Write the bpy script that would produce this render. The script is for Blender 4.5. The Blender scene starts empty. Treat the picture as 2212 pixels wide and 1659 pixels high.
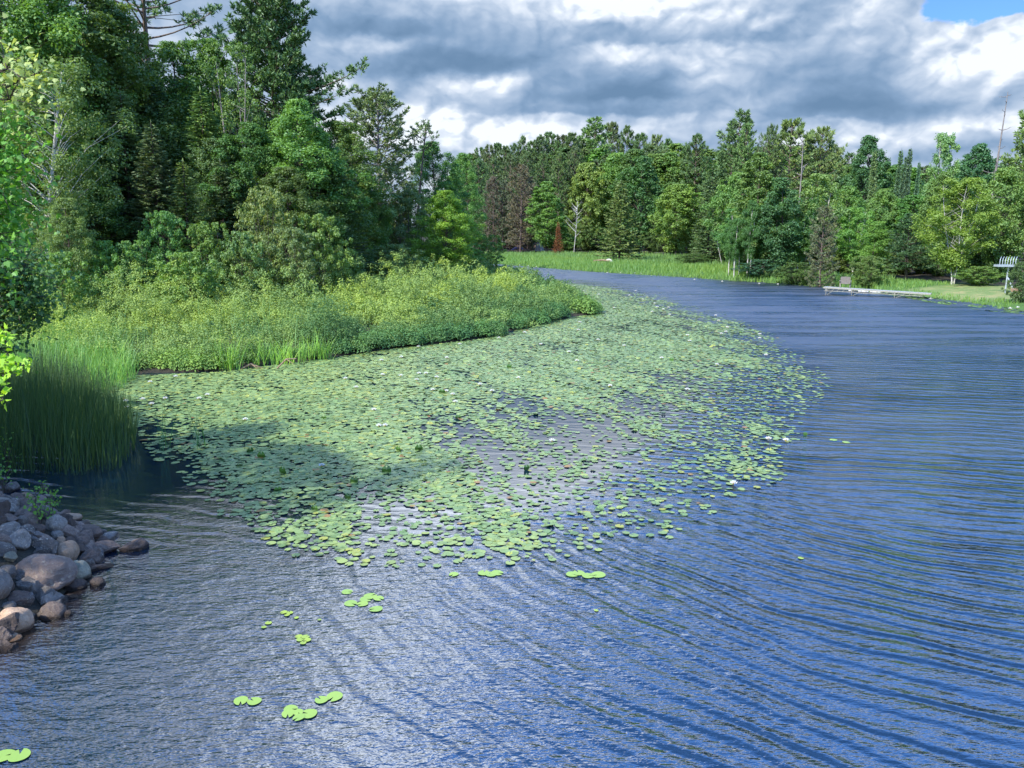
import bpy, math, random
import numpy as np
from mathutils import Vector

random.seed(11)
rng = np.random.default_rng(11)
scene = bpy.context.scene
COL = scene.collection
PI = math.pi

# ------------------------------------------------------------------ camera
FPX = 1671.0            # focal length for a 2212 x 1659 picture
CAMH = 5.3
PITCH = math.radians(11.15)
CP, SP = math.cos(PITCH), math.sin(PITCH)


def ray(px, py):
    u = (px - 1106.0) / FPX
    v = (829.5 - py) / FPX
    return np.array([u, CP + v * SP, -SP + v * CP])


def at(px, py, z=0.0):
    d = ray(px, py)
    t = (z - CAMH) / d[2]
    return np.array([d[0] * t, d[1] * t, z])


def at_y(px, py, Y):
    d = ray(px, py)
    t = Y / d[1]
    return np.array([d[0] * t, Y, CAMH + d[2] * t])


def project(x, y, z):
    """world arrays -> picture coordinates (for laying out densities)"""
    rz = z - CAMH
    dep = y * CP - rz * SP
    up = y * SP + rz * CP
    dep = np.maximum(dep, 0.01)
    return 1106 + FPX * x / dep, 829.5 - FPX * up / dep


cam_d = bpy.data.cameras.new("camera")
cam = bpy.data.objects.new("camera", cam_d)
COL.objects.link(cam)
cam_d.sensor_width = 36.0
cam_d.lens = 36.0 * FPX / 2212.0
cam_d.clip_start = 0.1
cam_d.clip_end = 3000
cam.location = (0, 0, CAMH)
cam.rotation_euler = (PI / 2 - PITCH, 0, 0)
scene.camera = cam
scene.view_settings.view_transform = 'Standard'
scene.view_settings.look = 'None'
scene.view_settings.exposure = 0.36
scene.view_settings.gamma = 1.0
scene.cycles.max_bounces = 5
scene.cycles.diffuse_bounces = 2
scene.cycles.glossy_bounces = 2
scene.cycles.transmission_bounces = 3
scene.cycles.transparent_max_bounces = 4
scene.cycles.caustics_reflective = False
scene.cycles.caustics_refractive = False
scene.cycles.sample_clamp_indirect = 4.0
scene.cycles.sample_clamp_direct = 4.0

# ------------------------------------------------------------------ node helper


class X:
    """tiny expression wrapper round shader math nodes"""

    def __init__(s, nt, v):
        s.nt = nt
        s.v = v

    def op(s, o, *a, clamp=False):
        n = s.nt.nodes.new('ShaderNodeMath')
        n.operation = o
        n.use_clamp = clamp
        for i, q in enumerate((s,) + a):
            q = q.v if isinstance(q, X) else q
            if isinstance(q, (int, float)):
                n.inputs[i].default_value = q
            else:
                s.nt.links.new(q, n.inputs[i])
        return X(s.nt, n.outputs[0])

    def __add__(s, b): return s.op('ADD', b)
    __radd__ = __add__
    def __sub__(s, b): return s.op('SUBTRACT', b)
    def __rsub__(s, b): return X(s.nt, b).op('SUBTRACT', s)
    def __mul__(s, b): return s.op('MULTIPLY', b)
    __rmul__ = __mul__
    def __truediv__(s, b): return s.op('DIVIDE', b)
    def __neg__(s): return s * -1.0
    def exp(s): return s.op('EXPONENT')
    def sin(s): return s.op('SINE')
    def mx(s, b): return s.op('MAXIMUM', b)
    def mn(s, b): return s.op('MINIMUM', b)

    def step(s, a, b, lo=0.0, hi=1.0):
        n = s.nt.nodes.new('ShaderNodeMapRange')
        n.interpolation_type = 'SMOOTHSTEP'
        for i, q in enumerate((s, a, b, lo, hi)):
            q = q.v if isinstance(q, X) else q
            if isinstance(q, (int, float)):
                n.inputs[i].default_value = q
            else:
                s.nt.links.new(q, n.inputs[i])
        return X(s.nt, n.outputs[0])


def vec(nt, a, b, c=0.0):
    n = nt.nodes.new('ShaderNodeCombineXYZ')
    for i, q in enumerate((a, b, c)):
        q = q.v if isinstance(q, X) else q
        if isinstance(q, (int, float)):
            n.inputs[i].default_value = q
        else:
            nt.links.new(q, n.inputs[i])
    return n.outputs[0]


def noise(nt, v, scale=1.0, detail=3.0, rough=0.5, dist=0.0, out=0):
    n = nt.nodes.new('ShaderNodeTexNoise')
    n.inputs['Scale'].default_value = scale
    n.inputs['Detail'].default_value = detail
    n.inputs['Roughness'].default_value = rough
    n.inputs['Distortion'].default_value = dist
    if v is not None:
        nt.links.new(v, n.inputs['Vector'])
    if out == 1:
        s = nt.nodes.new('ShaderNodeSeparateColor')
        nt.links.new(n.outputs['Color'], s.inputs[0])
        return X(nt, s.outputs[0]), X(nt, s.outputs[1])
    return X(nt, n.outputs[0])


def ramp(nt, f, stops):
    n = nt.nodes.new('ShaderNodeValToRGB')
    cr = n.color_ramp
    while len(cr.elements) < len(stops):
        cr.elements.new(0.5)
    for e, (p, c) in zip(cr.elements, stops):
        e.position = p
        e.color = (c[0], c[1], c[2], 1)
    nt.links.new(f.v if isinstance(f, X) else f, n.inputs[0])
    return n.outputs[0]


def mixc(nt, f, a, b, mode='MIX'):
    n = nt.nodes.new('ShaderNodeMix')
    n.data_type = 'RGBA'
    n.clamp_result = False
    n.blend_type = mode
    f = f.v if isinstance(f, X) else f
    if isinstance(f, (int, float)):
        n.inputs[0].default_value = f
    else:
        nt.links.new(f, n.inputs[0])
    for i, q in ((6, a), (7, b)):
        if isinstance(q, (tuple, list)):
            n.inputs[i].default_value = (q[0], q[1], q[2], 1)
        else:
            nt.links.new(q.v if isinstance(q, X) else q, n.inputs[i])
    return n.outputs[2]


def new_mat(name):
    m = bpy.data.materials.new(name)
    m.use_nodes = True
    nt = m.node_tree
    nt.nodes.clear()
    out = nt.nodes.new('ShaderNodeOutputMaterial')
    return m, nt, out


def attr(nt, name):
    n = nt.nodes.new('ShaderNodeAttribute')
    n.attribute_name = name
    return n


def bump(nt, h, dist=1.0, strength=1.0):
    n = nt.nodes.new('ShaderNodeBump')
    n.inputs['Strength'].default_value = strength
    n.inputs['Distance'].default_value = dist
    nt.links.new(h.v if isinstance(h, X) else h, n.inputs['Height'])
    return n.outputs[0]


def principled(nt, out, color=None, rough=0.7, nrm=None, **kw):
    b = nt.nodes.new('ShaderNodeBsdfPrincipled')
    if isinstance(color, (tuple, list)):
        b.inputs['Base Color'].default_value = (*color[:3], 1)
    elif color is not None:
        nt.links.new(color, b.inputs['Base Color'])
    if isinstance(rough, (int, float)):
        b.inputs['Roughness'].default_value = rough
    else:
        nt.links.new(rough.v if isinstance(rough, X) else rough, b.inputs['Roughness'])
    if nrm is not None:
        nt.links.new(nrm, b.inputs['Normal'])
    for k, v in kw.items():
        b.inputs[k.replace('_', ' ')].default_value = v
    nt.links.new(b.outputs[0], out.inputs[0])
    return b


# ------------------------------------------------------------------ world: sky and clouds
SUN_AZ = math.radians(224)      # compass-like, clockwise from +Y: the sun stands behind and to the left
SUN_EL = math.radians(43)
SUN_DIR = Vector((math.sin(SUN_AZ) * math.cos(SUN_EL), math.cos(SUN_AZ) * math.cos(SUN_EL), math.sin(SUN_EL)))
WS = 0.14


def sky_xy(px, py):
    d = ray(px, py)
    d = d / np.linalg.norm(d)
    return math.atan2(d[0], d[1]) * FPX, math.asin(d[2]) * FPX


def build_world():
    w = bpy.data.worlds.new("World")
    scene.world = w
    w.use_nodes = True
    nt = w.node_tree
    nt.nodes.clear()
    out = nt.nodes.new('ShaderNodeOutputWorld')
    bg = nt.nodes.new('ShaderNodeBackground')
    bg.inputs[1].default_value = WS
    nt.links.new(bg.outputs[0], out.inputs[0])
    sky = nt.nodes.new('ShaderNodeTexSky')
    sky.sky_type = 'NISHITA'
    sky.sun_disc = False
    sky.sun_elevation = SUN_EL
    sky.sun_rotation = SUN_AZ
    sky.altitude = 300
    sky.air_density = 1.0
    sky.dust_density = 0.6
    sky.ozone_density = 2.0
    tc = nt.nodes.new('ShaderNodeTexCoord')
    sp = nt.nodes.new('ShaderNodeSeparateXYZ')
    nt.links.new(tc.outputs['Generated'], sp.inputs[0])
    x, y, z = (X(nt, sp.outputs[i]) for i in range(3))
    el = z.op('ARCSINE') * FPX
    az = x.op('ARCTAN2', y) * FPX
    n1, n2 = noise(nt, vec(nt, az / 230, el / 140, 3.1), 1.0, 7.0, 0.5, out=1)
    wx, wy = noise(nt, vec(nt, az / 85, el / 60, 9.1), 1.0, 5.0, 0.55, out=1)
    A = az + (n1 - 0.5) * 220 + (wx - 0.5) * 60
    B = el + (n2 - 0.5) * 90 + (wy - 0.5) * 34
    big = noise(nt, vec(nt, az / 300 + 5.3, el / 170, 1.7), 1.0, 6.0, 0.55)

    def billow(u, v):
        h = None
        for sc, wt in ((1.0, .50), (2.1, .26), (4.3, .11), (8.6, .045)):
            q = ((noise(nt, vec(nt, u / 120 * sc + sc, v / 82 * sc, 7.7 + sc), 1.0, 0.0) - .5) * 3.2).op('ABSOLUTE') * wt
            h = q if h is None else h + q
        return h + noise(nt, vec(nt, u / 130 + 2.3, v / 95, 7.7), 1.0, 4.0, 0.5) * .35

    U, V = az + (wx - 0.5) * 46, el + (wy - 0.5) * 26
    puff = billow(U, V)
    puff2 = billow(U + 12, V - 15)
    tex = (puff - puff2) * .72 + (puff - .5) * .20
    b = 0.585 + (big - 0.5) * 0.50

    def gauss(cx, cy, rx, ry):
        dx = (A - cx) / rx
        dy = (B - cy) / ry
        return (-(dx * dx + dy * dy)).exp()

    def flat(cx, base, hw, h):
        dx = (A - cx) / hw
        dy = (B - base) / h
        dp = dy.mx(0.0)
        return (-(dx * dx)).exp() * dy.step(-0.22, 0.12) * (-(dp * dp * 1.3)).exp()

    darks = [(980, 160, 260, 90, .58), (790, 78, 170, 60, .34), (1330, 218, 190, 60, .44), (1500, 103, 230, 32, .40),
             (1860, 240, 350, 130, .50), (1250, 250, 280, 34, .38), (1720, 262, 200, 26, .25), (1560, 330, 320, 60, .32),
             (2060, 340, 120, 40, .25), (860, 330, 90, 20, .22), (1750, 20, 120, 40, .15), (450, 60, 120, 70, .2)]
    for px, py, hw, h, v in darks:
        cx, cy = sky_xy(px, py)
        b = b - flat(cx, cy, hw, h) * v
    brights = [(1030, 183, 55, 20, .55), (930, 255, 100, 30, .55), (1140, 292, 80, 28, .38), (1390, 128, 150, 20, .34),
               (1530, 150, 60, 45, .25), (1340, 15, 170, 36, .38), (1870, 40, 60, 50, .35), (2150, 105, 110, 60, .75),
               (2120, 195, 90, 22, .22), (2130, 258, 90, 20, .38), (1790, 300, 110, 24, .35), (770, 100, 70, 14, .35),
               (700, 240, 60, 60, .3), (900, 300, 200, 22, .3), (1250, 300, 200, 26, .3), (1500, 250, 120, 22, .22), (1980, 285, 120, 26, .3), (1560, 60, 80, 50, .2), (1640, 215, 60, 40, .18)]
    for px, py, rx, ry, v in brights:
        cx, cy = sky_xy(px, py)
        b = b + gauss(cx, cy, rx, ry) * v
    b = b + tex * (b.mx(0.0) * 1.25 + .18)
    hi = el.step(430, 900)
    b = b + hi * 0.26  # high clouds whitened as added fill from above the frame
    for px, py, rx, ry, v in [(1300, -50, 420, 50, .30), (1250, -170, 420, 110, .30), (900, -420, 500, 140, .25), (1700, -330, 300, 90, .2)]:  # bright patches added above the frame for the calm water to mirror
        cx, cy = sky_xy(px, py)
        b = b + gauss(cx, cy, rx, ry) * v
    cl = ramp(nt, b, [(0.0, (.130, .215, .330)), (0.22, (.200, .295, .425)), (0.45, (.315, .400, .520)),
                      (0.68, (.46, .525, .62)), (0.9, (.66, .69, .74)), (1.0, (.80, .82, .85))])
    # high clouds, mostly above the frame: brightness added for water reflections and ambient fill
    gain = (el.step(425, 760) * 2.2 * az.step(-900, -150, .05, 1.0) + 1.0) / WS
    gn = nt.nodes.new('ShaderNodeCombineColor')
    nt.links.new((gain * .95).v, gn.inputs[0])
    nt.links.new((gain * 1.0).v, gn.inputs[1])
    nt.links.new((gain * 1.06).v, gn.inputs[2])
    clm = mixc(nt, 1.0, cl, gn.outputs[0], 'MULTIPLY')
    # coverage: closed near the horizon ahead, broken overhead
    cvn = noise(nt, vec(nt, az / 620 + 1.9, el / 340 + .4, 4.4), 1.0, 7.0, 0.55)
    low = el.step(330, 760, 1.0, 0.0)
    cov = cvn + 0.03 + low * 0.42 + (wx - 0.5) * 0.10 - el.step(520, 800) * az.step(-400, 550, -.05, .30) - el.step(1150, 1750) * .30
    cx, cy = sky_xy(2190, -30)
    cov = cov - gauss(cx + 25, cy + 5, 125, 56) * 1.5
    cov = cov.step(0.50, 0.60)
    sg = el.step(480, 850) * 2.3 - el.step(1250, 1900) * 1.9  # added gain on the blue above the frame, to brighten its reflection in the lake
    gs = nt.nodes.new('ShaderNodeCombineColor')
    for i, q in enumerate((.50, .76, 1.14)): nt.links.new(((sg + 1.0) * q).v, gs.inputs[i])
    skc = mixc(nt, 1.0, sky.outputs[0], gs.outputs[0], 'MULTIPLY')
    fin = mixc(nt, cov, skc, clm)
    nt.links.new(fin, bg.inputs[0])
    w.cycles.sampling_method = 'MANUAL'
    w.cycles.sample_map_resolution = 512


build_world()
sun_d = bpy.data.lights.new("sun", 'SUN')
sun_d.energy = 5.0
sun_d.angle = math.radians(0.6)
sun_d.color = (1.0, 0.955, 0.87)
sun = bpy.data.objects.new("sun", sun_d)
COL.objects.link(sun)
sun.rotation_euler = SUN_DIR.to_track_quat('Z', 'Y').to_euler()
sun.location = (-30, -20, 60)

# ------------------------------------------------------------------ object helpers


def tag(o, label=None, cat=None, group=None, kind=None):
    if label: o['label'] = label
    if cat: o['category'] = cat
    if group: o['group'] = group
    if kind: o['kind'] = kind
    return o


def empty(name, loc, rz=0.0):
    o = bpy.data.objects.new(name, None)
    COL.objects.link(o)
    o.location = [float(q) for q in loc]
    o.rotation_euler = (0, 0, rz)
    o.empty_display_size = 0.2
    return o


def link_mesh(name, me, parent=None, loc=None, color=None):
    o = bpy.data.objects.new(name, me)
    COL.objects.link(o)
    if parent: o.parent = parent
    if loc is not None: o.location = [float(q) for q in loc]
    if color: o.color = (*color, 1)
    return o


class G:
    """collects polygons as numpy blocks and writes one mesh"""

    def __init__(s):
        s.V, s.F, s.M, s.T, s.n = [], [], [], [], 0
        s.smooth = []

    def add(s, v, f, mat=0, tint=0.5, smooth=False):
        v = np.asarray(v, dtype=np.float32).reshape(-1, 3)
        f = np.asarray(f, dtype=np.int32)
        if f.ndim == 1: f = f[None, :]
        s.V.append(v)
        s.F.append(f + s.n)
        s.n += len(v)
        s.M.append(np.full(len(f), mat, np.int32))
        t = np.asarray(tint, dtype=np.float32)
        s.T.append(np.broadcast_to(t, (len(f),)) if t.ndim == 0 else t)
        s.smooth.append(np.full(len(f), smooth))
        return s

    def mesh(s, name, mats):
        me = bpy.data.meshes.new(name)
        V = np.concatenate(s.V)
        me.vertices.add(len(V))
        me.vertices.foreach_set('co', V.ravel())
        tot = np.concatenate([np.full(len(f), f.shape[1], np.int32) for f in s.F])
        loops = np.concatenate([f.ravel() for f in s.F])
        start = np.concatenate([[0], np.cumsum(tot)[:-1]]).astype(np.int32)
        me.loops.add(len(loops))
        me.loops.foreach_set('vertex_index', loops)
        me.polygons.add(len(tot))
        me.polygons.foreach_set('loop_start', start)
        me.polygons.foreach_set('loop_total', tot)
        me.polygons.foreach_set('material_index', np.concatenate(s.M))
        me.polygons.foreach_set('use_smooth', np.concatenate(s.smooth))
        for m in mats: me.materials.append(m)
        me.update(calc_edges=True)
        a = me.attributes.new('tint', 'FLOAT', 'FACE')
        a.data.foreach_set('value', np.concatenate(s.T).astype(np.float32))
        me.validate()
        return me


def unit(a):
    return a / np.maximum(np.linalg.norm(a, axis=-1, keepdims=True), 1e-9)


def cards(g, C, N, size, aspect=0.6, mat=0, tint=0.5, along=None, r=rng):
    """rhombic leaf cards: centres C, normals N; along = long axis if given"""
    n = len(C)
    N = unit(N)
    if along is None:
        t = unit(np.cross(N, r.normal(size=(n, 3))))
    else:
        t = unit(along)
    b = unit(np.cross(N, t))
    s = np.broadcast_to(np.asarray(size, dtype=float), (n,))[:, None]
    a = np.broadcast_to(np.asarray(aspect, dtype=float), (n,))[:, None]
    V = np.stack([C - t * s * .5, C + b * s * a * .5, C + t * s * .5, C - b * s * a * .5], 1)
    F = np.arange(4 * n).reshape(n, 4)
    tt = np.asarray(tint)
    g.add(V, F, mat, np.full(n, tint) if tt.ndim == 0 else tt)


def tube(g, P, R, sides=6, mat=0, tint=0.5, cap=True):
    P = np.asarray(P, float)
    R = np.broadcast_to(np.asarray(R, float), (len(P),))
    T = unit(np.gradient(P, axis=0))
    ref = np.array([0.31, 0.93, 0.2]) if abs(T[0][2]) > 0.7 else np.array([0, 0, 1.0])
    a = unit(np.cross(T, ref))
    b = np.cross(T, a)
    th = np.arange(sides) * 2 * PI / sides
    V = P[:, None] + R[:, None, None] * (np.cos(th)[None, :, None] * a[:, None] + np.sin(th)[None, :, None] * b[:, None])
    k = len(P)
    i = np.arange(k - 1)[:, None] * sides
    j = np.arange(sides)[None]
    j2 = (j + 1) % sides
    F = np.stack([i + j, i + j2, i + sides + j2, i + sides + j], -1).reshape(-1, 4)
    g.add(V.reshape(-1, 3), F, mat, tint, True)
    if cap and sides >= 3:
        for q, rev in ((0, True), (k - 1, False)):
            idx = np.arange(sides)
            g.add(V[q], idx[::-1] if rev else idx, mat, tint)


def box(g, c, s, mat=0, tint=0.5, rot=0.0, R3=None):
    sx, sy, sz = s[0] / 2, s[1] / 2, s[2] / 2
    V = np.array([[x, y, z] for z in (-sz, sz) for y in (-sy, sy) for x in (-sx, sx)], float)
    if R3 is not None:
        V = V @ np.asarray(R3).T
    if rot:
        ca, sa = math.cos(rot), math.sin(rot)
        V = V @ np.array([[ca, sa, 0], [-sa, ca, 0], [0, 0, 1]])
    F = [[0, 2, 3, 1], [4, 5, 7, 6], [0, 1, 5, 4], [2, 6, 7, 3], [0, 4, 6, 2], [1, 3, 7, 5]]
    g.add(V + np.asarray(c, float), F, mat, tint)


def beam(g, a, b, w, h, mat=0, tint=0.5):
    """rectangular bar between two points"""
    a, b = np.asarray(a, float), np.asarray(b, float)
    t = b - a
    L = np.linalg.norm(t)
    t = t / L
    up = np.array([0, 0, 1.0]) if abs(t[2]) < 0.95 else np.array([0, 1.0, 0])
    s = unit(np.cross(t, up))
    u = np.cross(s, t)
    box(g, (a + b) / 2, (L, w, h), mat, tint, R3=np.stack([t, s, u], 1))


# ------------------------------------------------------------------ lake outline and ground


def wl(px, py): return at(px, py, 0.0)[:2]


LAKE = np.array([
    (-9.0, -40), (-8.6, 0), (-7.6, 5), (-6.9, 7.6), (-6.55, 9.6), (-6.7, 11), (-7.0, 12.6), (-9.0, 14.2), (-11.4, 15.6),
    (-14.5, 17.2), (-18.5, 20.5), (-17.6, 24.0), (-14.6, 26.2),
    tuple(wl(290, 808)), tuple(wl(480, 802)), tuple(wl(600, 786)), tuple(wl(700, 774)), tuple(wl(850, 752)),
    tuple(wl(960, 742)), tuple(wl(1060, 728)), tuple(wl(1120, 712)), tuple(wl(1200, 690)), tuple(wl(1285, 679)),
    (5.6, 54), (4.0, 70), (1.5, 92), (-4, 106), (-22, 118), (-60, 130), (-95, 128), (-95, 150), (-50, 150), (-20, 136),
    tuple(wl(1085, 571)), tuple(wl(1180, 579)), tuple(wl(1300, 588)), tuple(wl(1500, 600)), tuple(wl(1620, 608)),
    tuple(wl(1700, 613)), tuple(wl(1780, 618)), tuple(wl(1870, 625)), tuple(wl(1960, 635)), tuple(wl(2030, 644)),
    tuple(wl(2120, 657)), tuple(wl(2212, 670)), (39, 46), (44, 34), (47, 15), (48, -40)])


def in_poly(x, y, poly):
    ins = np.zeros(np.shape(x), bool)
    n = len(poly)
    for i in range(n):
        x1, y1 = poly[i]
        x2, y2 = poly[(i + 1) % n]
        c = ((y1 > y) != (y2 > y))
        with np.errstate(divide='ignore', invalid='ignore'):
            xi = (x2 - x1) * (y - y1) / (y2 - y1 + 1e-12) + x1
        ins ^= c & (x < xi)
    return ins


def sdist(x, y, poly=LAKE):
    """distance to the outline, positive outside it"""
    x = np.asarray(x, float)
    y = np.asarray(y, float)
    d = np.full(x.shape, 1e9)
    n = len(poly)
    for i in range(n):
        ax, ay = poly[i]
        bx, by = poly[(i + 1) % n]
        vx, vy = bx - ax, by - ay
        t = np.clip(((x - ax) * vx + (y - ay) * vy) / (vx * vx + vy * vy + 1e-9), 0, 1)
        d = np.minimum(d, np.hypot(x - ax - t * vx, y - ay - t * vy))
    return np.where(in_poly(x, y, poly), -d, d)


def wob(x, y):
    return (np.sin(x * .31 + 1.3) * np.cos(y * .27 + .4) + .6 * np.sin(x * .83 + y * .61) + .4 * np.cos(x * 1.7 - y * 1.3 + 2)) / 2


def gz(x, y):
    x = np.asarray(x, float)
    y = np.asarray(y, float)
    s = sdist(x, y)
    land = 0.30 * (1 - np.exp(-np.maximum(s, 0) / .8)) + 0.45 * (1 - np.exp(-np.maximum(s, 0) / 9.0)) + 0.01 * np.maximum(s - 15, 0)
    land = land + 0.07 * wob(x, y) * np.clip(s / 2, 0, 1)
    near = np.clip((-5.5 - x) / 2, 0, 1) * np.clip((17.0 - y) / 3, 0, 1)          # the rip-rap bank by the bridge
    land = land + near * 0.34 * np.clip(s, 0, 3.2)
    bed = -np.minimum(0.5 * np.maximum(-s, 0), 0.9)
    return np.where(s > 0, land, bed) - 0.02


LAWN = np.array([at(1960, 622, .4)[:2], at(2080, 615, .5)[:2], at(2200, 622, .5)[:2], at(2260, 630, .5)[:2], at(2230, 655, .2)[:2],
                 at(2120, 648, .2)[:2], at(2030, 640, .2)[:2]])


def grid_axis(segs):
    out = []
    for a, b, st in segs:
        out += list(np.arange(a, b, st))
    out.append(segs[-1][1])
    return np.array(out)


def build_ground():
    xs = grid_axis([(-700, -120, 40), (-120, -50, 5), (-50, -20, 1.6), (-20, -5, .4), (-5, 20, 1.4), (20, 46, .8), (46, 130, 5), (130, 700, 40)])
    ys = grid_axis([(-200, -20, 15), (-20, 0, 3), (0, 30, .45), (30, 56, .9), (56, 80, .8), (80, 190, 2.5), (190, 900, 45)])
    Xg, Yg = np.meshgrid(xs, ys)
    Z = gz(Xg, Yg)
    V = np.stack([Xg, Yg, Z], -1).reshape(-1, 3)
    ny, nx = Xg.shape
    i = (np.arange(ny - 1)[:, None] * nx + np.arange(nx - 1)[None]).ravel()
    F = np.stack([i, i + 1, i + nx + 1, i + nx], 1)
    g = G()
    g.add(V, F, 0, .5, True)
    m, nt, out = new_mat('ground_soil')
    pos = nt.nodes.new('ShaderNodeNewGeometry').outputs['Position']
    n1 = noise(nt, pos, 0.6, 6, .6)
    n2 = noise(nt, pos, 9.0, 4, .6)
    lawn = attr(nt, 'lawn').outputs['Fac']
    grass = attr(nt, 'meadow').outputs['Fac']
    soil = ramp(nt, n1 * .6 + n2 * .4, [(.3, (.022, .019, .012)), (.55, (.05, .042, .026)), (.75, (.06, .065, .03))])
    mead = ramp(nt, n1 * .5 + n2 * .5, [(.3, (.05, .12, .025)), (.7, (.10, .20, .04))])
    lw = ramp(nt, noise(nt, pos, 0.9, 5, .65) * .8 + n2 * .2, [(.35, (.13, .22, .055)), (.5, (.20, .27, .08)), (.62, (.34, .31, .13))])
    c = mixc(nt, grass, soil, mead)
    c = mixc(nt, lawn, c, lw)
    principled(nt, out, c, .95, bump(nt, n2 * .06 + n1 * .1))
    me = g.mesh('ground', [m])
    s = sdist(V[:, 0], V[:, 1])
    dl = sdist(V[:, 0], V[:, 1], LAWN)
    a = me.attributes.new('lawn', 'FLOAT', 'POINT')
    a.data.foreach_set('value', np.clip(.5 - dl / 1.5, 0, 1).astype(np.float32))
    a = me.attributes.new('meadow', 'FLOAT', 'POINT')
    far = (V[:, 1] > 58) | (V[:, 0] > 20)
    a.data.foreach_set('value', (np.clip(1 - (s - 7) / 4, 0, 1) * np.where(far, 1, .0) * (s > -.2)).astype(np.float32))
    o = link_mesh('ground', me)
    tag(o, kind='structure')


build_ground()

PADS_A = np.array([(185, 838), (290, 812), (480, 804), (700, 776), (850, 754), (1060, 731), (1200, 694), (1300, 680), (1250, 640), (1210, 612), (1300, 618),
                   (1420, 645), (1540, 682), (1640, 712), (1700, 750), (1690, 800), (1560, 838), (1430, 850), (1260, 872), (1100, 900), (1000, 950),
                   (960, 1010), (900, 1060), (780, 1085), (640, 1112), (480, 1118), (400, 1060), (330, 1000), (300, 930)], float)
PADS_B = np.array([(1210, 605), (1300, 610), (1440, 640), (1580, 680), (1700, 735), (1790, 800), (1800, 850), (1740, 900), (1720, 960), (1700, 1040),
                   (1560, 1100), (1440, 1180), (1300, 1200), (1100, 1230), (900, 1250), (740, 1245), (620, 1200), (520, 1160), (430, 1110), (360, 1030), (330, 900), (700, 780)], float)
CALM = np.array([(0, 1200), (60, 1030), (200, 830), (700, 770), (1060, 725), (1300, 680), (1210, 605), (1300, 612), (1500, 680), (1600, 740), (1560, 840), (1500, 960), (1350, 1080),
                 (1150, 1130), (900, 1150), (640, 1130), (420, 1080), (240, 1120), (200, 1180)], float)
CALM_W = np.array([wl(a, b) for a, b in CALM])


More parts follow.
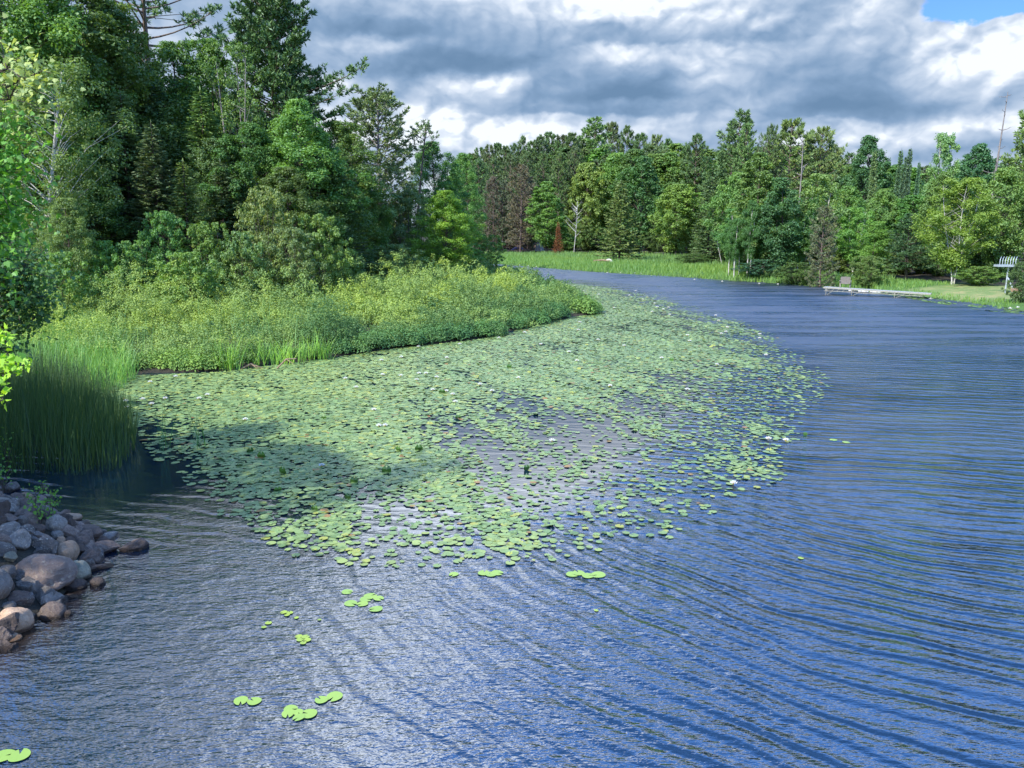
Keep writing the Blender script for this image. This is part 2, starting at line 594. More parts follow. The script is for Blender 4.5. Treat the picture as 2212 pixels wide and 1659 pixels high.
def build_water():
    xs = grid_axis([(-110, -20, 6), (-20, 22, .45), (22, 60, 2), (60, 110, 10)])
    ys = grid_axis([(-45, 4, 5), (4, 60, .45), (60, 160, 3)])
    Xg, Yg = np.meshgrid(xs, ys)
    ny, nx = Xg.shape
    V = np.stack([Xg, Yg, np.zeros_like(Xg)], -1).reshape(-1, 3)
    i = (np.arange(ny - 1)[:, None] * nx + np.arange(nx - 1)[None]).ravel()
    g = G()
    g.add(V, np.stack([i, i + 1, i + nx + 1, i + nx], 1), 0, .5, True)
    m, nt, out = new_mat('lake_water')
    pos = nt.nodes.new('ShaderNodeNewGeometry').outputs['Position']
    sp = nt.nodes.new('ShaderNodeSeparateXYZ')
    nt.links.new(pos, sp.inputs[0])
    x, y = X(nt, sp.outputs[0]), X(nt, sp.outputs[1])
    calm = X(nt, attr(nt, 'calm').outputs['Fac'])
    shal = X(nt, attr(nt, 'shallow').outputs['Fac'])
    wa, wb = noise(nt, vec(nt, x, y), 0.35, 3, .5, out=1)
    xw = x + (wa - .5) * 1.0
    yw = y + (wb - .5) * .8 + xw * .20
    # long curved wave trains fanning in from the open lake on the right
    dx = (xw - 9.0).mn(0.0)
    dy = yw - 19.0
    rad = (dx * dx + dy * dy).op('SQRT')
    amp_n = noise(nt, vec(nt, rad * 1.1, x * .22, 2.0), 1.0, 3, .6).step(.3, .72, .55, 1.25)
    w1 = (rad * (2 * PI / .46)).sin() - (rad * (4 * PI / .46)).sin() * .45
    w1b = (rad * (2 * PI / .29) + x * .9 + wa * 5.0).sin()
    nearw = y.step(11.5, 17.0, 1.0, 0.0) * x.step(-4, 2.5, .08, 1.0)
    fan = (w1 * .0145 + w1b * .0030) * amp_n * nearw
    # open water: short crests across the view
    yy = yw + x * .06
    w2 = (yy * (2 * PI / .55) + (wa - .5) * 9.0).sin() + (yy * (4 * PI / .55) + (wa - .5) * 18.0).sin() * .45
    w3 = (yy * (2 * PI / .37) + x * .5 + (wb - .5) * 12.0).sin()
    amp2 = noise(nt, vec(nt, x * .12, y * .5, 5.0), 1.0, 4, .6).step(.3, .7, .3, 1.3)
    openw = (w2 * .017 + w3 * .006) * amp2 * y.step(10.5, 17.0)
    # small wind ripples everywhere
    r1 = noise(nt, vec(nt, x * 4.8, y * 13, .3), 1.0, 3, .62) - .5
    r2 = noise(nt, vec(nt, x * 2.2, y * 3.6, 4.3), 1.0, 4, .55) - .5
    r3 = noise(nt, vec(nt, x * 11, y * 26, 8.3), 1.0, 2, .5) - .5
    r4 = noise(nt, vec(nt, x * .55, y * 1.2, 6.3), 1.0, 3, .6) - .5
    streak = noise(nt, vec(nt, x * .10 + 4, y * .75, 1.0), 1.0, 5, .65).step(.36, .66, .45, 1.15)
    act = 1.0 - calm * .90
    rip = (r1 * .017 + r3 * .006) * act + r2 * .030 * act + r2 * .0022
    act2 = 1.0 - calm * .96
    h = fan * act2 + openw * act2 + rip + r4 * y.step(24, 70, 0.0, .42) * act * streak
    col = mixc(nt, shal, (.002, .015, .034), (.022, .013, .006))
    n3 = noise(nt, vec(nt, x * .2, y * .35), 1.0, 3)
    ro = y.step(10, 55, .03, .50) * streak * (1.0 - calm * .75)
    b = principled(nt, out, col, ro, bump(nt, h, 1.0, 1.0))
    b.inputs['IOR'].default_value = 3.0
    me = g.mesh('lake_water', [m])
    sd = sdist(V[:, 0], V[:, 1], CALM_W)
    a = me.attributes.new('calm', 'FLOAT', 'POINT')
    a.data.foreach_set('value', np.clip(.5 - sd / (1.2 + V[:, 1] * .10), 0, 1).astype(np.float32))
    sl = sdist(V[:, 0], V[:, 1])
    a = me.attributes.new('shallow', 'FLOAT', 'POINT')
    a.data.foreach_set('value', (np.clip(1 + sl / .9, 0, 1) * (V[:, 1] < 11.5) * (V[:, 0] < 0)).astype(np.float32))
    tag(link_mesh('lake', me), kind='structure')


build_water()

# ------------------------------------------------------------------ plant materials


def leaf_material(name, gain=2.15, trans=.38, gloss=.035, hue=(1.22, 1.12, .75), dark=(.62, .72, .80), tr=(1.25, 1.25, .5)):
    m, nt, out = new_mat(name)
    oi = nt.nodes.new('ShaderNodeObjectInfo')
    t = X(nt, attr(nt, 'tint').outputs['Fac'])
    f = ramp(nt, t, [(0, tuple(q * gain for q in dark)), (.5, (gain, gain, gain)), (1, tuple(q * gain for q in hue))])
    c = mixc(nt, 1.0, oi.outputs['Color'], f, 'MULTIPLY')
    ct = mixc(nt, 1.0, c, tr, 'MULTIPLY')
    d = nt.nodes.new('ShaderNodeBsdfDiffuse')
    tl = nt.nodes.new('ShaderNodeBsdfTranslucent')
    gl = nt.nodes.new('ShaderNodeBsdfGlossy')
    gl.inputs['Roughness'].default_value = .55
    gl.inputs['Color'].default_value = (.8, .85, .9, 1)
    nt.links.new(c, d.inputs[0])
    nt.links.new(ct, tl.inputs[0])
    m1 = nt.nodes.new('ShaderNodeMixShader')
    m1.inputs[0].default_value = trans
    nt.links.new(d.outputs[0], m1.inputs[1])
    nt.links.new(tl.outputs[0], m1.inputs[2])
    m2 = nt.nodes.new('ShaderNodeMixShader')
    m2.inputs[0].default_value = gloss
    nt.links.new(m1.outputs[0], m2.inputs[1])
    nt.links.new(gl.outputs[0], m2.inputs[2])
    nt.links.new(m2.outputs[0], out.inputs[0])
    return m


M_LEAF = leaf_material('broad_leaves')
M_NEEDLE = leaf_material('needles', trans=.12, gloss=.05, hue=(1.35, 1.15, .75), dark=(.6, .66, .7))
M_GRASS = leaf_material('grass_blades', trans=.30, gloss=.04, hue=(1.5, 1.15, .6))


def bark(name, a, b, scale=(6, 6, 1.2), marks=None):
    m, nt, out = new_mat(name)
    tc = nt.nodes.new('ShaderNodeTexCoord')
    mp = nt.nodes.new('ShaderNodeMapping')
    mp.inputs['Scale'].default_value = scale
    nt.links.new(tc.outputs['Object'], mp.inputs[0])
    n1 = noise(nt, mp.outputs[0], 1.5, 5, .65)
    c = ramp(nt, n1, [(.35, a), (.65, b)])
    if marks:
        mp2 = nt.nodes.new('ShaderNodeMapping')
        mp2.inputs['Scale'].default_value = (2.5, 2.5, 9)
        nt.links.new(tc.outputs['Object'], mp2.inputs[0])
        n2 = noise(nt, mp2.outputs[0], 1.3, 3, .6).step(.60, .68)
        c = mixc(nt, n2, c, marks)
    principled(nt, out, c, .9, bump(nt, n1 * .03))
    return m


M_BARK = bark('brown_bark', (.055, .042, .034), (.16, .13, .105))
M_PBARK = bark('pine_bark', (.09, .06, .048), (.22, .17, .14))
M_BIRCH = bark('birch_bark', (.42, .40, .36), (.68, .66, .61), marks=(.05, .045, .04))
M_DEAD = bark('dead_wood', (.16, .14, .13), (.34, .31, .29))

# ------------------------------------------------------------------ tree generators


def wobble_path(H, n, amp, r, lean=(0, 0), z0=-.3):
    z = np.linspace(z0, H, n)
    t = np.clip(z / H, 0, 1)
    ax, ay = r.normal(size=2) * amp
    x = lean[0] * t + ax * np.sin(t * 3.1 + r.uniform(0, 3)) - ax * math.sin(0)
    y = lean[1] * t + ay * np.sin(t * 3.7 + r.uniform(0, 3))
    x -= x[0]
    y -= y[0]
    return np.stack([x, y, z], 1)


def interp_path(P, z):
    return np.stack([np.interp(z, P[:, 2], P[:, 0]), np.interp(z, P[:, 2], P[:, 1]), z], -1)


def broadleaf(H, W, seed, base=.12, nclump=70, leaf=.24, per=130, shape=.65, peak=.45, rad=(.13, .22), droop=0.0,
              barkm=None, trunk_r=None, lean=(0, 0), open_=.0, stems=1, limbs=True, flat=.85, clear=0.0):
    r = np.random.default_rng(seed)
    tg, cg = G(), G()
    tr = trunk_r or H * .012
    paths = []
    for s in range(stems):
        ln = lean if stems == 1 else (lean[0] + W * .22 * math.cos(s * 2.4 + seed), lean[1] + W * .22 * math.sin(s * 2.4 + seed))
        P = wobble_path(H * .93, 12, W * .03, r, ln)
        if stems > 1: P[:, :2] += r.normal(size=2) * .15
        paths.append(P)
        tube(tg, P, np.linspace(tr, tr * .22, 12) * (1.0 if s == 0 else .75), 7)
    ph = r.uniform(0, 6.28, 4)
    C, RC = [], []
    for k in range(nclump):
        t = (k + r.uniform(0, 1)) / nclump
        t = t ** .85
        th = r.uniform(0, 2 * PI)
        # envelope: rises to its widest at `peak`, then closes towards the top
        e = (t / peak) ** shape if t < peak else max(0.02, (1 - ((t - peak) / (1 - peak)) ** 2.0)) ** .62
        e = max(e, .25 if t < peak else .05)
        lob = 1 + .22 * math.sin(3 * th + ph[0] + t * 4) + .14 * math.sin(5 * th + ph[1] - t * 7) + r.normal() * .08
        rr = W / 2 * e * lob * math.sqrt(r.uniform(.22, 1.0))
        zc = H * (base + (1 - base) * t) + r.normal() * .02 * H
        rc = W * r.uniform(*rad) * (1.0 - .35 * t)
        zc = zc * (1 - .13 * (1 + math.sin(2 * th + ph[2])) * rr / (W / 2) * t)
        zc = min(zc, H - rc * (.25 + .5 * r.uniform()))
        P = paths[k % stems]
        c0 = interp_path(P, np.array([zc * .92]))[0]
        C.append([c0[0] * (.6 if stems > 1 else 1) + rr * math.cos(th), c0[1] * (.6 if stems > 1 else 1) + rr * math.sin(th), zc])
        RC.append(rc)
    C, RC = np.array(C), np.array(RC)
    if limbs:
        for k in range(0, nclump, 1 if nclump < 90 else 2):
            P = paths[k % stems]
            zc = C[k][2]
            hd = math.hypot(C[k][0], C[k][1])
            z0 = max(H * base * .8, zc - hd * r.uniform(.55, 1.0))
            a = interp_path(P, np.array([min(z0, H * .9)]))[0]
            mid = (a + C[k]) / 2 + np.array([0, 0, hd * .10])
            rr0 = tr * .24 * (1 - .6 * z0 / H)
            tube(tg, [a, mid, C[k]], [rr0, rr0 * .6, rr0 * .25], 4)
    n = per
    tot = nclump * n
    d = unit(r.normal(size=(tot, 3)))
    d[:, 2] = np.where(r.uniform(size=tot) < .55, np.abs(d[:, 2]), d[:, 2])
    sh = r.uniform(.35, 1.0, tot) ** .6
    sc = np.repeat(RC, n)[:, None]
    jag = 1 + .25 * np.sin(d[:, :1] * 7 + np.repeat(np.arange(nclump), n)[:, None]) * np.cos(d[:, 1:2] * 6)
    off = d * sh[:, None] * sc * jag * np.array([1, 1, flat])
    off[:, 2] -= droop * sc[:, 0] * np.hypot(d[:, 0], d[:, 1]) ** 2
    off = off + r.normal(size=(tot, 3)) * sc * np.array([.20, .20, .14])
    P0 = np.repeat(C, n, 0) + off
    N = d * .75 + np.array([0, 0, .55]) + r.normal(size=(tot, 3)) * .45
    tint = np.clip(np.repeat(r.normal(.5, .14, nclump), n) + r.normal(0, .16, tot), 0, 1)
    keep = (P0[:, 2] < H) & (r.uniform(size=tot) > open_)
    if clear:
        pxx = np.interp(P0[:, 2], paths[0][:, 2], paths[0][:, 0])
        keep &= ~((P0[:, 1] < .3) & (np.abs(P0[:, 0] - pxx) < clear) & (r.uniform(size=tot) < .93))
    cards(cg, P0[keep], N[keep], leaf * r.uniform(.7, 1.25, keep.sum()), .72, 0, tint[keep], r=r)
    return tg.mesh('trunk', [barkm or M_BARK]), cg.mesh('crown', [M_LEAF])


def spruce(H, W, seed, base=.03, step=.36, nb=7, needle=.30, dens=1.0, droop=.32, power=.85, ragged=.16, lean=(0, 0), bare=0.0):
    r = np.random.default_rng(seed)
    tg, cg = G(), G()
    P = wobble_path(H, 10, .06, r, lean)
    tube(tg, P, np.linspace(H * .012, .012, 10), 7)
    Cc, Nn, Al, Sz, Tt = [], [], [], [], []
    z = H * base
    up = np.array([0, 0, 1.0])
    while z < H * .985:
        t = z / H
        L0 = W / 2 * (1 - t) ** power * (1 + .0) + .08
        k = max(4, int(nb * (1 - .35 * t)))
        th0 = r.uniform(0, 6.28)
        for j in range(k):
            th = th0 + j * 2 * PI / k + r.normal() * .15
            L = L0 * r.uniform(1 - ragged * 1.6, 1 + ragged)
            if r.uniform() < bare: continue
            dirh = np.array([math.cos(th), math.sin(th), 0])
            c0 = interp_path(P, np.array([z]))[0]
            s = np.linspace(0, 1, 5)[:, None]
            dz = L * (.12 * (1 - t) * 0 - droop * s + droop * .75 * s ** 2.4) + (.35 * t * L * s)
            B = c0 + dirh * L * s + up * dz
            if L > .5: tube(tg, B, np.linspace(.02 + L * .006, .006, 5), 3, cap=False)
            m = max(3, int(L / needle * 3.6 * dens))
            q = r.uniform(.10, 1.0, m) ** .8
            pos = c0 + dirh * (L * q)[:, None] + up * np.interp(q, s[:, 0], dz[:, 0])[:, None]
            side = np.cross(dirh, up) * r.choice([-1, 1], m)[:, None]
            tl = needle * (0.75 + .9 * (1 - q)) * r.uniform(.7, 1.2, m)
            a = unit(side * r.uniform(.35, 1.0, m)[:, None] + dirh * r.uniform(.4, .9, m)[:, None] + up * r.normal(-.12, .22, m)[:, None])
            Cc.append(pos + a * (tl * .45)[:, None])
            Al.append(a)
            Nn.append(up + r.normal(size=(m, 3)) * .45)
            Sz.append(tl)
            Tt.append(np.clip(r.normal(.5 + .1 * (q - .5) * 3, .2, m), 0, 1))
        z += step * (1 - .45 * t) * r.uniform(.8, 1.2)
    C, N, A, S, T = (np.concatenate(q) for q in (Cc, Nn, Al, Sz, Tt))
    N = N - A * np.sum(N * A, 1, keepdims=True)
    cards(cg, C, N, S, .34, 0, T, along=A, r=r)
    N2 = np.cross(A, unit(N))
    cards(cg, C - up * .02, N2, S * .9, .26, 0, T, along=A, r=r)
    cards(cg, np.array([[P[-1][0], P[-1][1], H - .05]]), np.array([[1.0, 0, 0]]), .5, .2, 0, .5, along=np.array([[0, 0, 1.0]]), r=r)
    return tg.mesh('trunk', [M_BARK]), cg.mesh('crown', [M_NEEDLE])


def tufts(cg, C, D, size, k, r, spread=.8, width=.2, tint=None):
    """bursts of needles round points C, leaning along D"""
    n = len(C)
    a = unit(np.repeat(unit(D), k, 0) + r.normal(size=(n * k, 3)) * spread)
    s = np.repeat(np.broadcast_to(size, (n,)), k) * r.uniform(.7, 1.15, n * k)
    c = np.repeat(C, k, 0) + a * (s * .42)[:, None]
    N = np.cross(a, r.normal(size=(n * k, 3)))
    N[:, 2] = np.abs(N[:, 2])
    t = np.repeat(tint if tint is not None else r.normal(.5, .17, n), k) + r.normal(0, .12, n * k)
    cards(cg, c, N, s, width, 0, np.clip(t, 0, 1), along=a, r=r)


def white_pine(H, W, seed, base=.18, step=.75, nb=5, tuft=.45, k=9, rise=.18, lean=(0, 0), env=None, clump=1.0, ex=()):
    r = np.random.default_rng(seed)
    tg, cg = G(), G()
    P = wobble_path(H, 12, .15, r, lean)
    tube(tg, P, np.linspace(H * .013, .03, 12), 7)
    up = np.array([0, 0, 1.0])
    env = env or (lambda t: (1 - t) ** .62 * (.55 + .45 * min(1, t / .35)))
    Cs, Ds, Ss = [], [], []

    def branch(z, th, L, rs):
        c0 = interp_path(P, np.array([z]))[0]
        dirh = np.array([math.cos(th), math.sin(th), 0])
        side = np.cross(dirh, up)
        s = np.linspace(0, 1, 6)
        bend = r.normal() * .12
        B = c0 + dirh * (L * s)[:, None] + side * (L * bend * s ** 2)[:, None] + up * (L * (rs * s + .16 * s ** 2.5))[:, None]
        tube(tg, B, np.linspace(.03 + L * .012, .012, 6), 4, cap=False)
        m = max(4, int(L * 5.2 * clump))
        q = r.uniform(.22, 1.0, m) ** .75
        b0 = np.stack([np.interp(q, s, B[:, i]) for i in range(3)], 1)
        w = L * .30 * (1 - .55 * q) * r.uniform(-1, 1, m)
        pos = b0 + side * w[:, None] + dirh * np.abs(w * .35)[:, None] + up * (np.abs(w) * .16 + r.uniform(0, .14, m))[:, None]
        Cs.append(pos)
        Ds.append(dirh * .55 + side * np.sign(w)[:, None] * .35 + up * .75)
        Ss.append(tuft * r.uniform(.75, 1.2, m))

    z = H * base
    while z < H * .985:
        t = z / H
        n = r.integers(max(3, nb - 2), nb + 1)
        th0 = r.uniform(0, 6.28)
        for j in range(n):
            L = W / 2 * env(t) * r.uniform(.55, 1.12) + .25
            branch(z + r.normal() * .12, th0 + j * 2 * PI / n + r.normal() * .25, L, rise + .35 * t + r.normal() * .06)
        z += step * r.uniform(.7, 1.25) * (1 - .4 * t)
    for (z, th, L, rs) in ex: branch(z, th, L, rs)
    C, D, S = np.concatenate(Cs), np.concatenate(Ds), np.concatenate(Ss)
    tufts(cg, C, D, S, k, r, .75, .24)
    return tg.mesh('trunk', [M_PBARK]), cg.mesh('crown', [M_NEEDLE])


def red_pine(H, W, seed, base=.42, tuft=.5, k=11, nb=60, tuftn=16, lean=(0, 0), barkm=None, dead_low=14, env=None, thin=1.0):
    r = np.random.default_rng(seed)
    tg, cg = G(), G()
    P = wobble_path(H * .97, 12, .12, r, lean)
    tube(tg, P, np.linspace(H * .012, .05, 12), 7)
    up = np.array([0, 0, 1.0])
    env = env or (lambda t: math.sqrt(max(0.03, 1 - (2 * t - 1.0 + .25) ** 2 / 1.6)) * (1 - .35 * t ** 3))
    Cs, Ds = [], []
    for j in range(nb):
        t = (j + r.uniform()) / nb
        z = H * (base + (.97 - base) * t)
        th = j * 2.4 + r.normal() * .3
        L = W / 2 * env(t) * r.uniform(.55, 1.1)
        c0 = interp_path(P, np.array([z]))[0]
        dirh = np.array([math.cos(th), math.sin(th), 0])
        side = np.cross(dirh, up)
        s = np.linspace(0, 1, 6)
        rs = .05 + .5 * t
        B = c0 + dirh * (L * s)[:, None] + up * (L * (rs * s + .28 * s ** 2.2) - .05 * L)[:, None] + side * (L * r.normal() * .12 * s ** 2)[:, None]
        tube(tg, B, np.linspace(.03 + L * .010, .015, 6), 4, cap=False)
        m = max(3, int(tuftn * thin * (.5 + L / W)))
        q = r.uniform(.35, 1.0, m) ** .6
        b0 = np.stack([np.interp(q, s, B[:, i]) for i in range(3)], 1)
        w = L * .34 * r.uniform(-1, 1, m) * (1.1 - q * .6)
        tip = b0 + side * w[:, None] + up * (np.abs(w) * .35 + r.uniform(0, .35, m))[:, None] + dirh * np.abs(w * .4)[:, None]
        for a, b in list(zip(b0, tip))[::3]:
            tube(tg, [a, b], [.018, .01], 3, cap=False)
        Cs.append(tip)
        Ds.append(dirh * .35 + up * .9 + side * (np.sign(w) * .25)[:, None])
    for j in range(dead_low):
        z = H * r.uniform(base * .45, base + .15)
        th = r.uniform(0, 6.28)
        L = W / 2 * r.uniform(.3, .7)
        c0 = interp_path(P, np.array([z]))[0]
        dirh = np.array([math.cos(th), math.sin(th), r.uniform(-.25, .15)])
        tube(tg, [c0, c0 + dirh * L * .6, c0 + dirh * L + up * r.normal() * .2], [.035, .02, .008], 3, cap=False)
    C, D = np.concatenate(Cs), np.concatenate(Ds)
    tufts(cg, C, D, tuft * r.uniform(.75, 1.2, len(C)), k, r, .7, .22)
    return tg.mesh('trunk', [barkm or M_PBARK]), cg.mesh('crown', [M_NEEDLE])


def snag(H, seed, nbr=26, L0=1.6, barkm=None, rr=.012, lean=(0, 0), fork=False):
    r = np.random.default_rng(seed)
    g = G()
    P = wobble_path(H, 14, .22, r, lean)
    tube(g, P, np.linspace(H * rr, .03, 14), 7)
    for j in range(nbr):
        t = r.uniform(.18, .98)
        c0 = interp_path(P, np.array([H * t]))[0]
        th = r.uniform(0, 6.28)
        L = L0 * (1.1 - t * .75) * r.uniform(.4, 1.2)
        d = np.array([math.cos(th), math.sin(th), r.uniform(-.1, .35) if not fork else r.uniform(.5, 1.2)])
        e = c0 + d * L
        mid = c0 + d * L * .5 - np.array([0, 0, .06 * L])
        tube(g, [c0, mid, e], [.022 * L0, .013 * L0, .006], 4, cap=False)
        for q in range(3):
            a = c0 + d * L * r.uniform(.4, .9)
            tube(g, [a, a + unit(r.normal(size=3) + d) * L * .3], [.012, .005], 3, cap=False)
    return g.mesh('trunk', [barkm or M_DEAD])


# prototypes: (trunk mesh, crown mesh, nominal height, nominal width)
PR = {}


def proto(key, H, W, fn, *a, **kw):
    t, c = fn(H, W, *a, **kw)
    PR[key] = (t, c, H, W)


# far bank (60 - 160 m away)
proto('round1', 14, 8.5, broadleaf, 1, nclump=270, per=95, leaf=.28, rad=(.05, .12))
proto('round2', 13, 9, broadleaf, 2, nclump=260, per=95, leaf=.28, rad=(.05, .12), base=.1, peak=.5)
proto('round3', 15, 8, broadleaf, 3, nclump=290, per=95, leaf=.26, rad=(.05, .11), peak=.38)
proto('tall1', 17, 6.5, broadleaf, 4, nclump=270, per=90, leaf=.26, shape=.5, peak=.35, rad=(.06, .13))
proto('tall2', 16, 5.5, broadleaf, 5, nclump=100, per=190, leaf=.26, shape=.5, peak=.4, rad=(.14, .24), open_=.1)
proto('birch1', 14, 7, broadleaf, 6, nclump=120, per=150, leaf=.24, rad=(.08, .15), base=.2, barkm=M_BIRCH, trunk_r=.12, stems=2, droop=.35)
proto('birch2', 12, 6, broadleaf, 7, nclump=100, per=140, leaf=.22, rad=(.09, .15), base=.25, barkm=M_BIRCH, trunk_r=.13, stems=3, droop=.3)
proto('birch_big', 15, 9, broadleaf, 8, nclump=170, per=160, leaf=.24, rad=(.07, .13), base=.14, barkm=M_BIRCH, trunk_r=.13, stems=3, droop=.25)
proto('spruce1', 12, 6.5, spruce, 11, needle=.46, step=.42, dens=1.6)
proto('spruce2', 14, 5.5, spruce, 12, needle=.44, step=.40, dens=1.5, power=.95, droop=.25)
proto('fir', 13, 3.2, spruce, 13, needle=.50, step=.26, nb=9, power=.95, droop=.1, dens=2.0)
proto('wpine1', 22, 11, white_pine, 21, tuft=.62, k=8, base=.12)
proto('wpine2', 20, 10, white_pine, 22, tuft=.62, k=8, base=.15, rise=.05, clump=.9)
proto('wpine3', 22, 10, white_pine, 23, tuft=.6, k=8, base=.2, lean=(3.2, 0), rise=.28)
proto('rpine1', 20, 7, red_pine, 31, tuft=.62, k=11)
proto('rpine2', 21, 6.4, red_pine, 32, tuft=.6, k=11, base=.36)
proto('rpine3', 18, 8, red_pine, 33, tuft=.62, k=11, base=.45, nb=50)
proto('rpine_thin', 14, 8, red_pine, 34, tuft=.50, k=8, nb=80, base=.25, thin=.75, dead_low=40)
proto('rpine_low', 18, 7, red_pine, 35, tuft=.55, k=9, nb=90, base=.08, thin=.8, dead_low=30)
# left bank (40 - 80 m away), finer leaves
proto('left1', 18, 9, broadleaf, 41, nclump=330, per=165, leaf=.18, rad=(.055, .12), peak=.42)
proto('left2', 16, 8, broadleaf, 42, nclump=300, per=165, leaf=.17, rad=(.055, .12), peak=.45, base=.06)
proto('left3', 20, 8, broadleaf, 43, nclump=340, per=160, leaf=.18, rad=(.055, .12), peak=.36, shape=.5)
proto('willow1', 5, 5, broadleaf, 44, nclump=230, per=75, leaf=.13, rad=(.035, .09), base=.02, stems=5, trunk_r=.05, peak=.42, flat=.8)
proto('willow2', 4, 4.5, broadleaf, 45, nclump=220, per=75, leaf=.13, rad=(.04, .09), base=.02, stems=6, trunk_r=.04, peak=.5, flat=.8)
proto('lspruce1', 16, 6.5, spruce, 46, needle=.34, step=.36, dens=1.7)
proto('lspruce2', 13, 5.5, spruce, 47, needle=.32, step=.36, dens=1.5, ragged=.25, bare=.1)
proto('lbirch', 16, 8.5, broadleaf, 48, nclump=190, per=170, leaf=.16, rad=(.06, .12), base=.22, barkm=M_BIRCH, trunk_r=.21, lean=(3.0, 0), droop=.2, peak=.5, clear=.42)
proto('gbirch', 15, 6, broadleaf, 49, nclump=120, per=70, leaf=.15, rad=(.07, .13), base=.2, barkm=M_DEAD, trunk_r=.16, stems=3, peak=.5)
proto('big_wpine', 30, 12, white_pine, 51, tuft=.42, k=10, base=.30, step=.62, clump=1.9, nb=7,
      ex=[(15.6, -.10, 7.9, .16), (14.6, -.25, 6.6, .06), (13.6, .12, 5.6, .02)])
proto('big_rpine', 27, 13, red_pine, 52, tuft=.40, k=13, nb=46, base=.58, tuftn=26, dead_low=22,
      env=lambda t: 1.0 - .55 * t)
proto('scrub_pine', 17, 6.5, red_pine, 53, tuft=.38, k=10, nb=130, base=.20, tuftn=20, thin=1.0, dead_low=110, barkm=M_DEAD, env=lambda t: (1 - (2 * t - .8) ** 2 * .62) ** .5)
proto('twig_pine', 16, 2.8, red_pine, 54, tuft=.36, k=8, nb=22, base=.78, tuftn=7, dead_low=6, lean=(1.4, 0))

used = {}


def place_tree(kind, px, Y, top, w, name, label, cat, color, group=None, rz=None, barkc=None, base_z=None):
    """a tree whose foot stands Y metres ahead, whose tip reaches picture row `top` and that is w picture units wide"""
    tm, cm, H0, W0 = PR[kind]
    pt = at_y(px, top, Y)
    x = at_y(px, (top + 560) / 2, Y)[0]
    z0 = float(gz(x, Y)) if base_z is None else base_z
    h = pt[2] - z0
    wid = w / FPX * Y * 1.12
    root = empty(name, (x, Y, z0), random.uniform(0, 6.28) if rz is None else rz)
    root.scale = (wid / W0, wid / W0, h / H0)
    tag(root, label, cat, group)
    link_mesh('trunk', tm, root)
    jit = [min(1, max(0, c * random.uniform(.9, 1.12))) for c in color]
    link_mesh('crown', cm, root, color=jit)
    return root


# leaf colours (albedo)
DG = (.062, .112, .029)       # deep hardwood green
MG = (.092, .158, .038)       # middle green
LG = (.100, .176, .040)       # light green
YG = (.112, .188, .038)       # yellow green
OG = (.105, .150, .045)       # olive
PG = (.060, .100, .034)       # pine green
WPG = (.075, .145, .038)      # white pine green
SG = (.075, .125, .050)       # spruce green
BG = (.050, .100, .050)       # blue green

